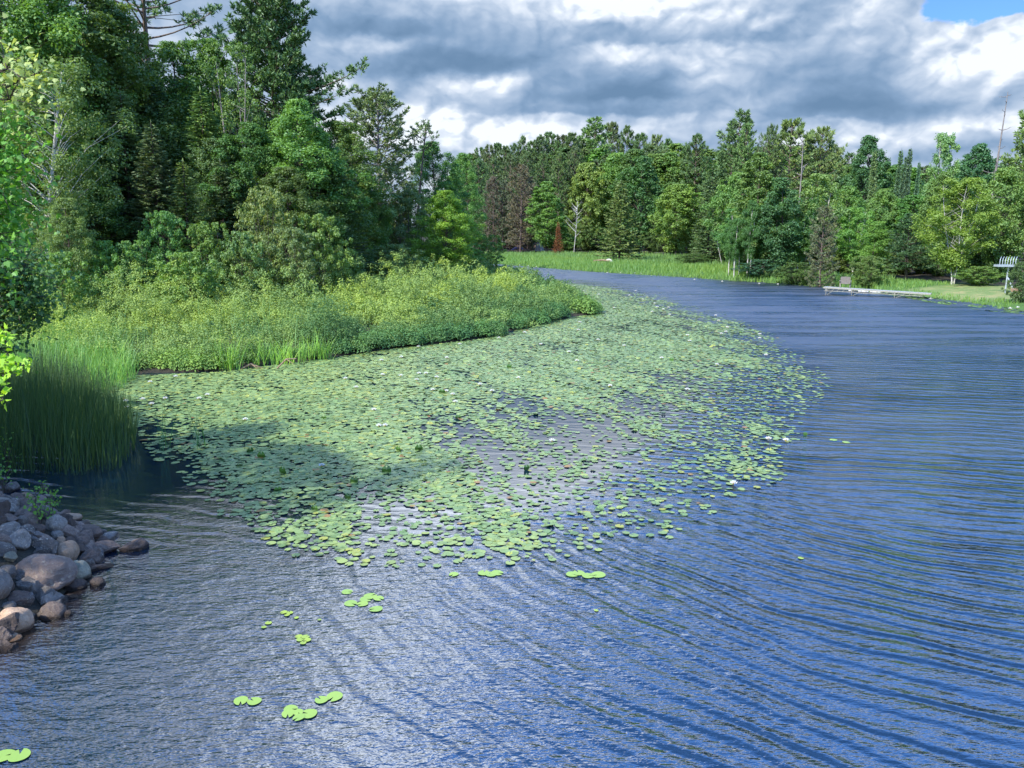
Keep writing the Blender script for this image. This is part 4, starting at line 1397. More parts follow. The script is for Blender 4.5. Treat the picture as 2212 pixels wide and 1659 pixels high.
def build_reeds():
    r = np.random.default_rng(81)
    # dark bulrush stand in front
    poly = np.array([at(-90, 1018)[:2], at(60, 1026)[:2], at(180, 1028)[:2], at(262, 1012)[:2], at(290, 975)[:2], at(296, 930)[:2], at(250, 880)[:2], at(180, 850)[:2], at(60, 850)[:2], at(-100, 870)[:2]])
    P = scatter(poly, 4600, r)
    B = np.column_stack([P, np.full(len(P), -.05)])
    g = G()
    px, py = project(P[:, 0], P[:, 1], 0 * P[:, 0])
    h = (.45 + .55 * r.uniform(size=len(P)) ** .6) * 1.95 * np.clip(1.0 - (px - 120) / 420, .55, 1.05) * (1 + .18 * wob(P[:, 0] * 2.3, P[:, 1] * 2.1))
    blades(g, B, h, r.uniform(.014, .032, len(P)), r.uniform(.02, .42, len(P)), r, dirs=r.normal(0.0, 1.3, len(P)), seg=4, curl=.12, tint=np.clip(r.normal(.45, .25, len(P)) + .2 * wob(P[:, 0] * 3, P[:, 1] * 3), 0, 1))
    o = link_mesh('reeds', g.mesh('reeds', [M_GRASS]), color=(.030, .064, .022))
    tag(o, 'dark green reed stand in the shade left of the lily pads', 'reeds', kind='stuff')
    # sunlit sedge behind them
    poly = np.array([at(60, 850)[:2], at(180, 852)[:2], at(262, 845)[:2], at(300, 815)[:2], at(262, 775)[:2], at(200, 735)[:2], at(90, 730)[:2], at(20, 745)[:2], at(0, 820)[:2]])
    P = scatter(poly, 4200, r)
    B = np.column_stack([P, gz(P[:, 0], P[:, 1]).clip(0) - .03])
    g = G()
    blades(g, B, r.uniform(.7, 1.35, len(P)), r.uniform(.018, .035, len(P)), r.uniform(.1, .55, len(P)), r)
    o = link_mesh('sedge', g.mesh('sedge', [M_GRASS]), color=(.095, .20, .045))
    tag(o, 'sunlit tall sedge between the reeds and the bushes', 'sedge', kind='stuff')
    # meadow grass on the far bank
    r2 = np.random.default_rng(82)
    g = G()
    n = 150000
    x = r2.uniform(-6, 52, n)
    y = r2.uniform(50, 165, n)
    s = sdist(x, y)
    pxx, pyy = project(x, y, np.full(n, .5))
    dl = sdist(x, y, LAWN)
    ok = (s > -.5) & (s < np.where(pxx < 1650, 30, 7)) & (pxx > 1040) & (pxx < 2290) & ((dl > 0) | (s < 1.0)) & (y > 55)
    ok &= ~((s > 10) & (r2.uniform(size=n) < .5))
    x, y, s = x[ok], y[ok], s[ok]
    k = len(x)
    h = np.where(s < 1.6, r2.uniform(.35, .75, k), r2.uniform(.5, 1.05, k)) * np.where(pxx[ok] > 1930, .5, 1.0) * (.85 + .3 * wob(x * .8, y * .5))
    t = np.clip(.5 + .22 * wob(x * .5, y * .35 + 3) + r2.normal(0, .15, k), 0, 1)
    blades(g, np.column_stack([x, y, gz(x, y).clip(-.02) - .02]), np.abs(h), r2.uniform(.06, .13, k), r2.uniform(.05, .5, k), r2, tint=t, seg=2)
    o = link_mesh('meadow_grass', g.mesh('meadow_grass', [M_GRASS]), color=(.088, .165, .036))
    tag(o, 'tall bright grass along the far bank', 'grass', kind='stuff')
    # weeds that hide among the thicket
    P = scatter(THICK, 9000, r)
    px, py = project(P[:, 0], P[:, 1], np.full(len(P), .8))
    okk = (wob(P[:, 0] * .8 + 2, P[:, 1] * .9) > .28) & (px > 60) & (px < 760) & (P[:, 1] < 40)
    P = P[okk]
    if len(P):
        g = G()
        blades(g, np.column_stack([P, gz(P[:, 0], P[:, 1])]), r.uniform(1.1, 1.75, len(P)), r.uniform(.02, .04, len(P)), r.uniform(.05, .4, len(P)), r)
        o = link_mesh('marsh_grass', g.mesh('marsh_grass', [M_GRASS]), color=(.095, .185, .055))
        tag(o, 'tall marsh grass growing up through the thicket', 'grass', kind='stuff')


build_reeds()

cat_meshes = []
for s in range(4):
    r = np.random.default_rng(600 + s)
    g = G()
    n = 34
    B = np.column_stack([r.normal(0, .16, n), r.normal(0, .12, n), np.full(n, -.05)])
    blades(g, B, r.uniform(.7, 1.45, n), r.uniform(.022, .04, n), r.uniform(.05, .55, n), r, seg=4)
    cat_meshes.append(g.mesh('cattail_blades', [M_GRASS]))
for i, (px, py, h, lab) in enumerate([
    (120, 815, 1.1, 'cattail clump behind the dark reeds, nearest the left edge'), (205, 838, 1.1, 'cattail clump at the corner where the lily pads begin'),
    (262, 822, .9, 'cattail clump left of the first bushes'), (488, 800, 1.15, 'tall cattail clump at the waterline right of the bright bushes'),
    (505, 798, .9, 'cattail clump close beside the tall one'), (560, 790, .9, 'cattail clump left of the fallen sticks'),
    (598, 788, .8, 'cattail clump over the fallen sticks'), (628, 786, .95, 'cattail clump right of the fallen sticks'),
    (660, 780, .85, 'short cattail clump between two taller ones'), (688, 777, 1.0, 'last cattail clump before the dark bushes'),
    (705, 776, .75, 'small cattail clump leaning on the first dark bush'), (235, 805, 1.0, 'cattail clump in the sedge')]):
    p = at(px, py, 0)
    o = link_mesh('cattail_clump', cat_meshes[i % 4], None, (p[0], p[1], 0), color=(.14, .26, .045))
    o.scale = (1.25, 1.1, h * 1.15)
    o.rotation_euler = (0, 0, random.uniform(0, 6))
    tag(o, lab, 'cattail', 'cattail clumps along the waterline')
for i, (px, py, lab) in enumerate([(345, 975, 'left pair of thin green rushes standing in the pads'), (358, 968, 'thin rush with bent tip beside the left pair'),
                                   (430, 972, 'right pair of thin green rushes standing in the pads'), (441, 965, 'short thin rush right of the right pair')]):
    r = np.random.default_rng(650 + i)
    g = G()
    n = 5
    B = np.column_stack([r.normal(0, .06, n), r.normal(0, .05, n), np.full(n, -.05)])
    blades(g, B, r.uniform(.8, 1.6, n), np.full(n, .018), r.uniform(.03, .35, n), r, seg=5)
    p = at(px, py, 0)
    o = link_mesh('rush', g.mesh('rush', [M_GRASS]), None, (p[0], p[1], 0), color=(.04, .12, .04))
    tag(o, lab, 'rush', 'thin rushes standing in the lily pads')

# fallen sticks at the waterline
M_STICK = bark('weathered_stick', (.20, .13, .08), (.42, .30, .19))
for px0, py0, px1, py1, lab in [(520, 797, 566, 795, 'forked brown stick lying at the waterline under the cattails'),
                                (598, 796, 640, 775, 'slanting broken stick leaning against the cattails')]:
    a, b = at(px0, py0, .03), at(px1, py1, .03)
    if py1 < 780: b = at(px1, py1, .35)
    g = G()
    m = (a + b) / 2 + np.array([0, 0, .18])
    tube(g, [a, m, b], [.03, .035, .02], 6)
    tube(g, [m, m + np.array([.3, -.1, -.18])], [.025, .012], 5)
    o = link_mesh('fallen_stick', g.mesh('fallen_stick', [M_STICK]))
    tag(o, lab, 'stick')

# ------------------------------------------------------------------ lily pads and flowers


def pad_mat():
    m, nt, out = new_mat('lily_pad')
    oi = nt.nodes.new('ShaderNodeObjectInfo')
    t = X(nt, attr(nt, 'tint').outputs['Fac'])
    isobj = oi.outputs['Color']
    pos = nt.nodes.new('ShaderNodeTexCoord').outputs['Object']
    n = noise(nt, pos, 5.0, 3, .5)
    c = ramp(nt, t + (n - .5) * .12, [(0, (.08, .15, .05)), (.3, (.16, .27, .10)), (.62, (.25, .36, .12)), (.84, (.34, .43, .12)), (.95, (.36, .38, .07)), (1.0, (.30, .17, .06))])
    c = mixc(nt, 1.0, isobj, c, 'MULTIPLY')
    b = principled(nt, out, c, .42, None)
    b.inputs['Specular IOR Level'].default_value = .40
    return m


M_PAD = pad_mat()


def pad_block(P, R, TH, r, tilt=.04, z=None, nv=11, curl=.0):
    """floating notched round leaves as polygons"""
    n = len(P)
    a = np.linspace(.22, 2 * PI - .22, nv - 1)
    ring = np.stack([np.cos(a), np.sin(a)], 1) * (1 + .04 * np.cos(3 * a))[:, None]
    ring = np.concatenate([ring, [[.12, 0]]])
    c, s = np.cos(TH), np.sin(TH)
    x = ring[None, :, 0] * c[:, None] - ring[None, :, 1] * s[:, None]
    y = ring[None, :, 0] * s[:, None] + ring[None, :, 1] * c[:, None]
    el = r.uniform(.88, 1.0, n)[:, None]
    tx, ty = r.normal(0, tilt, (2, n))
    zz = (z if z is not None else r.uniform(.008, .026, n))[:, None] + (x * tx[:, None] + y * ty[:, None]) * R[:, None]
    cu = (r.uniform(size=n) < .12)[:, None] * np.maximum(0, x * c[:, None] + y * s[:, None]) ** 2 * R[:, None] * r.uniform(.1, .6, n)[:, None]
    zz = np.maximum(zz, .005) + cu
    V = np.stack([P[:, :1] + x * R[:, None], P[:, 1:2] + y * R[:, None] * el, zz], -1)
    return V.reshape(-1, 3), np.arange(n * nv).reshape(n, nv)


def build_pads():
    r = np.random.default_rng(91)
    n = 1500000
    x = r.uniform(-16, 36, n)
    # sample rows so that every distance is covered
    y = r.uniform(11.5, 80, n)
    px, py = project(x, y, np.zeros(n))
    A = in_poly(px, py, PADS_A)
    B = in_poly(px, py, PADS_B)
    dA = sdist(px / 60, py / 30, PADS_A / np.array([60, 30]))
    dB = sdist(px / 60, py / 30, PADS_B / np.array([60, 30]))
    s = sdist(x, y)
    wn = wob(x * 2.1 + 5, y * 1.3) + .6 * wob(x * 5.3, y * 3.1 + 4) + .5 * wob(x * 11.0 + 2, y * 6.0)
    edge = np.clip(-dA / 2.4 + .25 * wn, 0, 1)
    edge = np.maximum(edge, np.clip((s + 5) / 2, 0, 1) * (y > 24) * .85)
    far = np.clip((y - 30) / 25, 0, 1)
    rt = np.clip((px - 1350) / 350, 0, 1)
    gap = np.clip(wob(x * 1.1 + 7, y * 3.4) + .7 * wob(x * 2.7, y * 8.3 + 3) - .55, 0, .6)
    dens = np.where(A, .14 + .62 * edge + .16 * wn - 1.0 * gap, 0)
    dens = dens * (1 - .35 * rt) - .45 * rt * np.clip(-wn + .2, 0, 1) * A
    densB = (.13 + 1.0 * np.clip(wn - .10, 0, .8)) * np.clip(-dB / 1.6, 0, 1)
    dens = np.maximum(dens, densB)
    dens = dens * np.where((px > 880) & (px < 1500) & (py > 860) & (py < 1000), .80 + .30 * np.clip(wn, -1, 1), 1)
    dens = dens * (s < -.03)
    # 330000 samples over 52 x 68.5 m = 92 / m2; a full cover needs about 40 / m2
    keep = r.uniform(size=n) < dens * .52
    x, y, px, py, wn = x[keep], y[keep], px[keep], py[keep], wn[keep]
    B, A = B[keep], A[keep]
    n = len(x)
    R = r.uniform(.050, .105, n) * np.where(B & ~A, .85, 1)
    R *= np.where(r.uniform(size=n) < .2, .65, 1)
    sunp = np.clip((y - 20) / 12, 0, 1)
    t = np.clip(.46 + .12 * wn * .5 + r.normal(0, .17, n), .05, .86)
    t = np.where(r.uniform(size=n) < .05, .93, t)
    t = np.where(r.uniform(size=n) < .012, 1.0, t)
    yl = (px < 900) & (py > 730) & (py < 860)
    t = np.where(yl, np.clip(t + .12, 0, .9), t)
    th = r.uniform(0, 2 * PI, n)
    inview = (px > 5) & (px < 2207) & (py < 1654)
    order = np.argsort(np.where(inview, np.hypot(x, y), 1e9))
    near = order[:265]
    rest = np.setdiff1d(np.arange(n), near)
    V, F = pad_block(np.stack([x[rest], y[rest]], 1), R[rest], th[rest], r)
    g = G()
    g.add(V, F, 0, t[rest])
    o = link_mesh('lily_pads', g.mesh('lily_pads', [M_PAD]), color=(1, 1, 1))
    tag(o, 'dense floating sheet of green lily pads', 'lily pads', kind='stuff')
    protos = []
    for q in range(8):
        rr = np.random.default_rng(700 + q)
        V, F = pad_block(np.array([[0., 0.]]), np.array([.1]), np.array([0.]), rr, .02, np.array([.012]), 20)
        gg = G()
        gg.add(V, F, 0, [.5, .6, .68, .45, .75, .55, .62, .9][q])
        protos.append(gg.mesh('lily_pad', [M_PAD]))

    def one(p, rad, q, lab, group, col=(1, 1, 1), z=.0):
        o = link_mesh('lily_pad', protos[q], None, (p[0], p[1], z), color=col)
        o.scale = (rad / .1, rad / .1, 1)
        o.rotation_euler = (0, 0, random.uniform(0, 6.28))
        tag(o, lab, 'lily pad', group)
    for i in near:
        br = random.uniform(.85, 1.1)
        lab = 'round green pad floating along the ragged near edge of the lily bed'
        one((x[i], y[i]), R[i], int(np.clip(t[i] * 8, 0, 7)) if t[i] < .8 else random.choice([4, 7]), lab, 'lily pads along the near edge of the lily bed', (br, br, br), random.uniform(0, .01))
    # single pads and little rafts in open water, with their radii in metres
    raft = [
        ((520, 1513), .085, 'left leaf of the pair of bright pads near the bottom'), ((549, 1514), .085, 'right leaf of the pair of bright pads near the bottom'),
        ((628, 1531), .08, 'back pad of the cluster of five near the bottom'), ((622, 1541), .075, 'left pad of the cluster of five near the bottom'),
        ((645, 1549), .07, 'front pad of the cluster of five near the bottom'), ((667, 1541), .095, 'right pad of the cluster of five near the bottom'),
        ((644, 1538), .06, 'middle pad of the cluster of five near the bottom'),
        ((722, 1504), .10, 'large pad of the pair right of the cluster of five'), ((694, 1511), .08, 'small pad of the pair right of the cluster of five'),
        ((8, 1632), .11, 'pad cut by the left edge at the bottom corner'), ((42, 1631), .11, 'bright wide pad in the bottom left corner'),
        ((750, 1278), .085, 'lone pad behind the raft of six'), ((758, 1303), .10, 'left pad of the raft of six'), ((783, 1304), .085, 'pad second from left in the raft of six'),
        ((800, 1287), .10, 'back pad of the raft of six'), ((790, 1294), .09, 'centre pad of the raft of six'), ((818, 1292), .08, 'right back pad of the raft of six'),
        ((812, 1315), .10, 'front right pad of the raft of six'),
        ((1045, 1237), .10, 'left pad of the short row of three'), ((1060, 1240), .10, 'middle pad of the short row of three'), ((1074, 1237), .10, 'right pad of the short row of three'),
        ((1236, 1240), .10, 'leftmost pad of the row of four'), ((1250, 1237), .10, 'second pad of the row of four'), ((1270, 1243), .10, 'third pad of the row of four'),
        ((1292, 1241), .12, 'rightmost pad of the row of four'),
        ((645, 1374), .05, 'back left leaf of the small yellow green tuft'), ((660, 1375), .055, 'back right leaf of the small yellow green tuft'),
        ((648, 1381), .05, 'left leaf of the small yellow green tuft'), ((664, 1382), .05, 'right leaf of the small yellow green tuft'), ((655, 1388), .045, 'front leaf of the small yellow green tuft'),
        ((613, 1322), .05, 'left leaf of the farther small tuft'), ((626, 1323), .05, 'right leaf of the farther small tuft'), ((620, 1328), .04, 'front leaf of the farther small tuft'),
        ((580, 1345), .05, 'tiny pad left of the small tufts'), ((570, 1354), .04, 'tiny pad at the left end of the small tufts'), ((640, 1334), .035, 'tiny pad between the two small tufts'),
        ((690, 1338), .03, 'tiny pad right of the two small tufts'), ((1288, 1318), .035, 'tiny lone pad right of centre in open water'),
        ((980, 1240), .08, 'yellowish pad left of the short row of three'), ((1730, 1205), .05, 'tiny lone pad on the blue water at right'),
        ((1800, 950), .10, 'pad floating alone in the blue water right of the bed'), ((1828, 955), .10, 'farthest right pad on the blue water')]
    for (a, b), rad, lab in raft:
        small = rad < .06
        one(at(a, b, .012)[:2], rad, random.choice([2, 4, 4]), lab, None, (.95, 1.12, .75) if not small else (1.1, 1.15, .6))
    # leaves standing up out of the water
    g = G()
    V, F = pad_block(np.array([[0., 0.]]), np.array([.1]), np.array([0.]), np.random.default_rng(5), 0, np.array([0.0]), 20)
    th = V[:, 0] * 6
    V2 = np.stack([V[:, 1], .05 * (1 - np.cos(V[:, 0] * 14)), V[:, 0] + .08], 1)
    g.add(V2, F, 0, .12)
    st_me = g.mesh('raised_pad', [M_PAD])
    for a, b, s, lab in [(540, 978, .9, 'raised curled leaf with orange bud left of the sunlit pads'), (565, 990, 1.0, 'raised yellow green leaf near the left of the pads'),
                         (612, 1025, 1.1, 'raised pale leaf in the left pads'), (835, 1022, 1.1, 'dark upright leaf near the middle of the near pads'),
                         (905, 974, 1.0, 'dark upright leaf right of the middle'), (862, 976, .9, 'upright leaf left of the dark one'), (750, 1078, .9, 'upright leaf low in the near pads'),
                         (765, 1045, .9, 'curled leaf above the low upright one'), (680, 1104, .8, 'small dark triangular leaf at the near edge'), (1138, 1016, .8, 'dark curled leaf in the grey water right of centre'),
                         (1740, 941, .6, 'dark round leaf standing in the blue water at right'), (1600, 720, .9, 'raised leaf at the far right of the pads'),
                         (955, 850, 1.1, 'dark raised leaf in the far middle of the pads'), (1100, 795, 1.0, 'raised leaf above the middle of the pads'), (700, 905, .9, 'raised leaf in the left middle pads'),
                         (1450, 780, 1.0, 'raised leaf in the darker pads at right'), (990, 905, .9, 'raised leaf beside a grey gap'), (600, 1062, .9, 'yellowish raised leaf at the shaded edge')]:
        p = at(a, b, 0)
        o = link_mesh('raised_lily_leaf', st_me, None, (p[0], p[1], 0), color=(1.0, 1.25, .5) if 'yellow' in lab or 'pale' in lab else (.6, .8, .4))
        o.scale = (s, s, s * random.uniform(.7, 1.0))
        o.rotation_euler = (random.uniform(-.3, .5), 0, random.uniform(-.8, .8))
        tag(o, lab, 'lily leaf', 'lily leaves standing up out of the water')


build_pads()

# white water lilies


def build_flowers():
    m, nt, out = new_mat('white_petal')
    principled(nt, out, (.82, .82, .76), .5)
    m2, nt, out = new_mat('yellow_stamens')
    principled(nt, out, (.75, .5, .06), .6)
    g = G()
    for ring, (n, L, tilt, w) in enumerate([(9, .085, .35, .032), (8, .07, .8, .028), (6, .05, 1.15, .022)]):
        for k in range(n):
            th = 2 * PI * (k + ring * .5) / n
            d = np.array([math.cos(th) * math.cos(tilt), math.sin(th) * math.cos(tilt), math.sin(tilt)])
            s = np.array([-math.sin(th), math.cos(th), 0])
            b = np.array([0, 0, .02]) + d * .01
            g.add([b, b + d * L * .5 + s * w / 2 - np.array([0, 0, .005]), b + d * L + np.array([0, 0, .012]), b + d * L * .5 - s * w / 2 - np.array([0, 0, .005])], [0, 1, 2, 3], 0)
    pm = g.mesh('petals', [m])
    g = G()
    tube(g, [[0, 0, .01], [0, 0, .045]], [.014, .018], 8)
    cm = g.mesh('stamens', [m2])
    F = []
    for X0, Y0 in [(355, 35), (385, 48), (410, 45), (432, 82), (470, 75), (530, 60), (565, 97), (755, 103), (793, 75), (840, 128), (912, 153), (930, 175), (660, 182), (966, 190), (1000, 178),
                   (897, 205), (1006, 223), (1292, 228), (1310, 260), (1365, 302), (1355, 330), (1327, 342), (1117, 352), (1130, 387), (1567, 345), (1565, 370), (1605, 475), (955, 493), (437, 318),
                   (447, 270), (204, 408), (723, 417), (428, 510), (635, 667), (1116, 690), (275, 1010), (1728, 1007), (1620, 998), (1403, 1275), (380, 455), (105, 335), (560, 380), (1300, 535)]:
        F.append((1097.2 + .3472 * X0, 603.5 + .3472 * Y0, 'far'))
    for X0, Y0 in [(120, 590), (415, 560), (560, 567), (703, 550), (757, 550), (843, 580), (685, 600), (812, 680), (917, 690), (970, 716), (990, 775), (1187, 637), (1280, 688), (345, 838), (385, 965),
                   (435, 963), (923, 425), (1025, 317), (562, 420), (405, 445), (1335, 268), (1537, 225), (1490, 585), (700, 338), (205, 660)]:
        F.append((713.2 + .2728 * X0, 658.3 + .2728 * Y0, 'mid'))
    for X0, Y0 in [(540, 1070), (575, 1090), (915, 1075), (1035, 1060), (1100, 1095), (1200, 1055), (1445, 1055), (1505, 1028), (1780, 1208), (1275, 895), (1090, 935), (915, 1120)]:
        F.append((X0 * .2976, 548.6 + .2976 * Y0, 'left'))
    F += [(695, 1008, 'near')]
    for a, b, reg in F:
        p = at(a, b, .02)
        o = empty('water_lily', (p[0], p[1], .015), random.uniform(0, 6))
        s = 1.0 + .008 * max(0, p[1] - 15)
        o.scale = (s, s, s)
        tag(o, {'far': 'small white water lily open in the distant pads off the tip of the bushes', 'mid': 'white water lily open in the dense middle of the pads',
                'left': 'white water lily open beside the reeds', 'near': 'white water lily open nearest the viewer, among the sunlit left pads'}[reg], 'water lily',
            {'far': 'white lilies off the tip', 'mid': 'white lilies in the middle pads', 'left': 'white lilies beside the reeds', 'near': None}[reg])
        link_mesh('petals', pm, o)
        link_mesh('stamens', cm, o)
    # along the far bank
    for i, (a, b) in enumerate([(1094, 572), (1122, 572), (1131, 571), (1141, 573), (1158, 575), (1166, 575), (1175, 576), (1312, 588), (1340, 588), (1354, 587), (1372, 589), (1384, 590), (1388, 589),
                                (1405, 590), (1430, 591), (1640, 612), (1680, 613), (1749, 617), (1996, 641), (2010, 645), (2182, 666), (2198, 664), (1500, 603), (1560, 607)]):
        p = at(a, b + 2.5, .02)
        o = empty('water_lily', (p[0], p[1], .015), random.uniform(0, 6))
        o.scale = (1.5, 1.5, 2.0)
        tag(o, 'white water lily open close under the far bank grass', 'water lily', 'white lilies under the far bank')
        link_mesh('petals', pm, o)
        link_mesh('stamens', cm, o)


build_flowers()

# narrow band of pads under the far bank
r = np.random.default_rng(95)
n = 60000
x = r.uniform(0, 42, n)
y = r.uniform(48, 125, n)
s = sdist(x, y)
px, py = project(x, y, np.zeros(n))
wide = np.interp(px, [1100, 1700, 2000, 2212], [.5, 1.1, 3.0, 3.0])
ok = (s < 0) & (s > -wide) & (px > 1080) & (px < 2300) & (wob(x * 1.5, y * 1.2) > -.25)
x, y = x[ok], y[ok]
V, F = pad_block(np.stack([x, y], 1), r.uniform(.08, .16, len(x)), r.uniform(0, 6, len(x)), r)
g = G()
g.add(V, F, 0, np.clip(r.normal(.55, .15, len(x)), 0, .9))
tag(link_mesh('bank_lily_pads', g.mesh('bank_lily_pads', [M_PAD]), color=(.8, .9, .7)), 'narrow fringe of lily pads under the far bank', 'lily pads', kind='stuff')

# ------------------------------------------------------------------ rocks


def rock_mat(name, a, b, spots=None, wet=0.0):
    m, nt, out = new_mat(name)
    tc = nt.nodes.new('ShaderNodeTexCoord').outputs['Object']
    oi = nt.nodes.new('ShaderNodeObjectInfo')
    n1 = noise(nt, tc, 2.2, 6, .65)
    n2 = noise(nt, tc, 26, 4, .7)
    n3 = noise(nt, tc, 6, 3, .6)
    f = n1 * .65 + n2 * .35
    c = ramp(nt, f, [(.32, a), (.62, b)])
    if spots:
        c = mixc(nt, n3.step(.58, .66) * .8, c, spots)
    c = mixc(nt, 1.0, oi.outputs['Color'], c, 'MULTIPLY')
    c = mixc(nt, 1.0, c, (1.78, 1.55, 1.32), 'MULTIPLY')
    # dark wet band by the waterline
    sp = nt.nodes.new('ShaderNodeSeparateXYZ')
    geo = nt.nodes.new('ShaderNodeNewGeometry').outputs['Position']
    nt.links.new(geo, sp.inputs[0])
    z = X(nt, sp.outputs[2]) + (n1 - .5) * .05
    w = z.step(.03, .09, 1.0, 0.0)
    c = mixc(nt, w, c, mixc(nt, 1.0, c, (.28, .24, .20), 'MULTIPLY'))
    principled(nt, out, c, w.step(0, 1, .88, .35), bump(nt, n1 * .10 + n2 * .022 + n3 * .03))
    return m


ROCKM = {
    'pink': rock_mat('pinkish_granite', (.125, .105, .098), (.28, .24, .222), (.36, .34, .29)),
    'grey': rock_mat('grey_granite', (.11, .11, .11), (.27, .27, .265), (.40, .41, .37)),
    'tan': rock_mat('tan_granite', (.30, .22, .16), (.58, .46, .35)),
    'dark': rock_mat('dark_basalt', (.045, .040, .038), (.12, .10, .09)),
    'green': rock_mat('pale_greenish_rock', (.20, .22, .18), (.44, .46, .38)),
    'lichen': rock_mat('lichened_rock', (.07, .07, .072), (.18, .18, .18), (.42, .44, .40)),
}


def ico(sub):
    import bmesh
    bm = bmesh.new()
    bmesh.ops.create_icosphere(bm, subdivisions=sub, radius=1)
    V = np.array([v.co[:] for v in bm.verts])
    F = np.array([[v.index for v in f.verts] for f in bm.faces])
    bm.free()
    return V, F


ICOV, ICOF = ico(4)


def rock_mesh(seed, ang, mat):
    r = np.random.default_rng(seed)
    V = ICOV.copy()
    # planes cut facets off the sphere; rounded stones get few shallow ones
    k = 11 if ang > .5 else 7
    N = unit(r.normal(size=(k, 3)))
    D = r.uniform(.45, .80, k) if ang > .5 else r.uniform(.80, .97, k)
    rad = np.ones(len(V))
    for nn, dd in zip(N, D):
        c = V @ nn
        lim = np.where(c > 1e-3, dd / np.maximum(c, 1e-3), 9)
        soft = .008 if ang > .5 else .09
        rad = -soft * np.log(np.exp(-rad / soft) + np.exp(-np.minimum(lim, 3) / soft))
    nz = sum(a * np.sin(V @ r.normal(size=3) * f + r.uniform(0, 6)) for a, f in ((.035, 3), (.02, 6), (.012, 12), (.007, 22)))
    V = V * (rad + nz)[:, None]
    V = V / np.abs(V).max(0)
    g = G()
    g.add(V, ICOF, 0, .5, ang <= .55)
    return g.mesh('rock', [ROCKM[mat]])


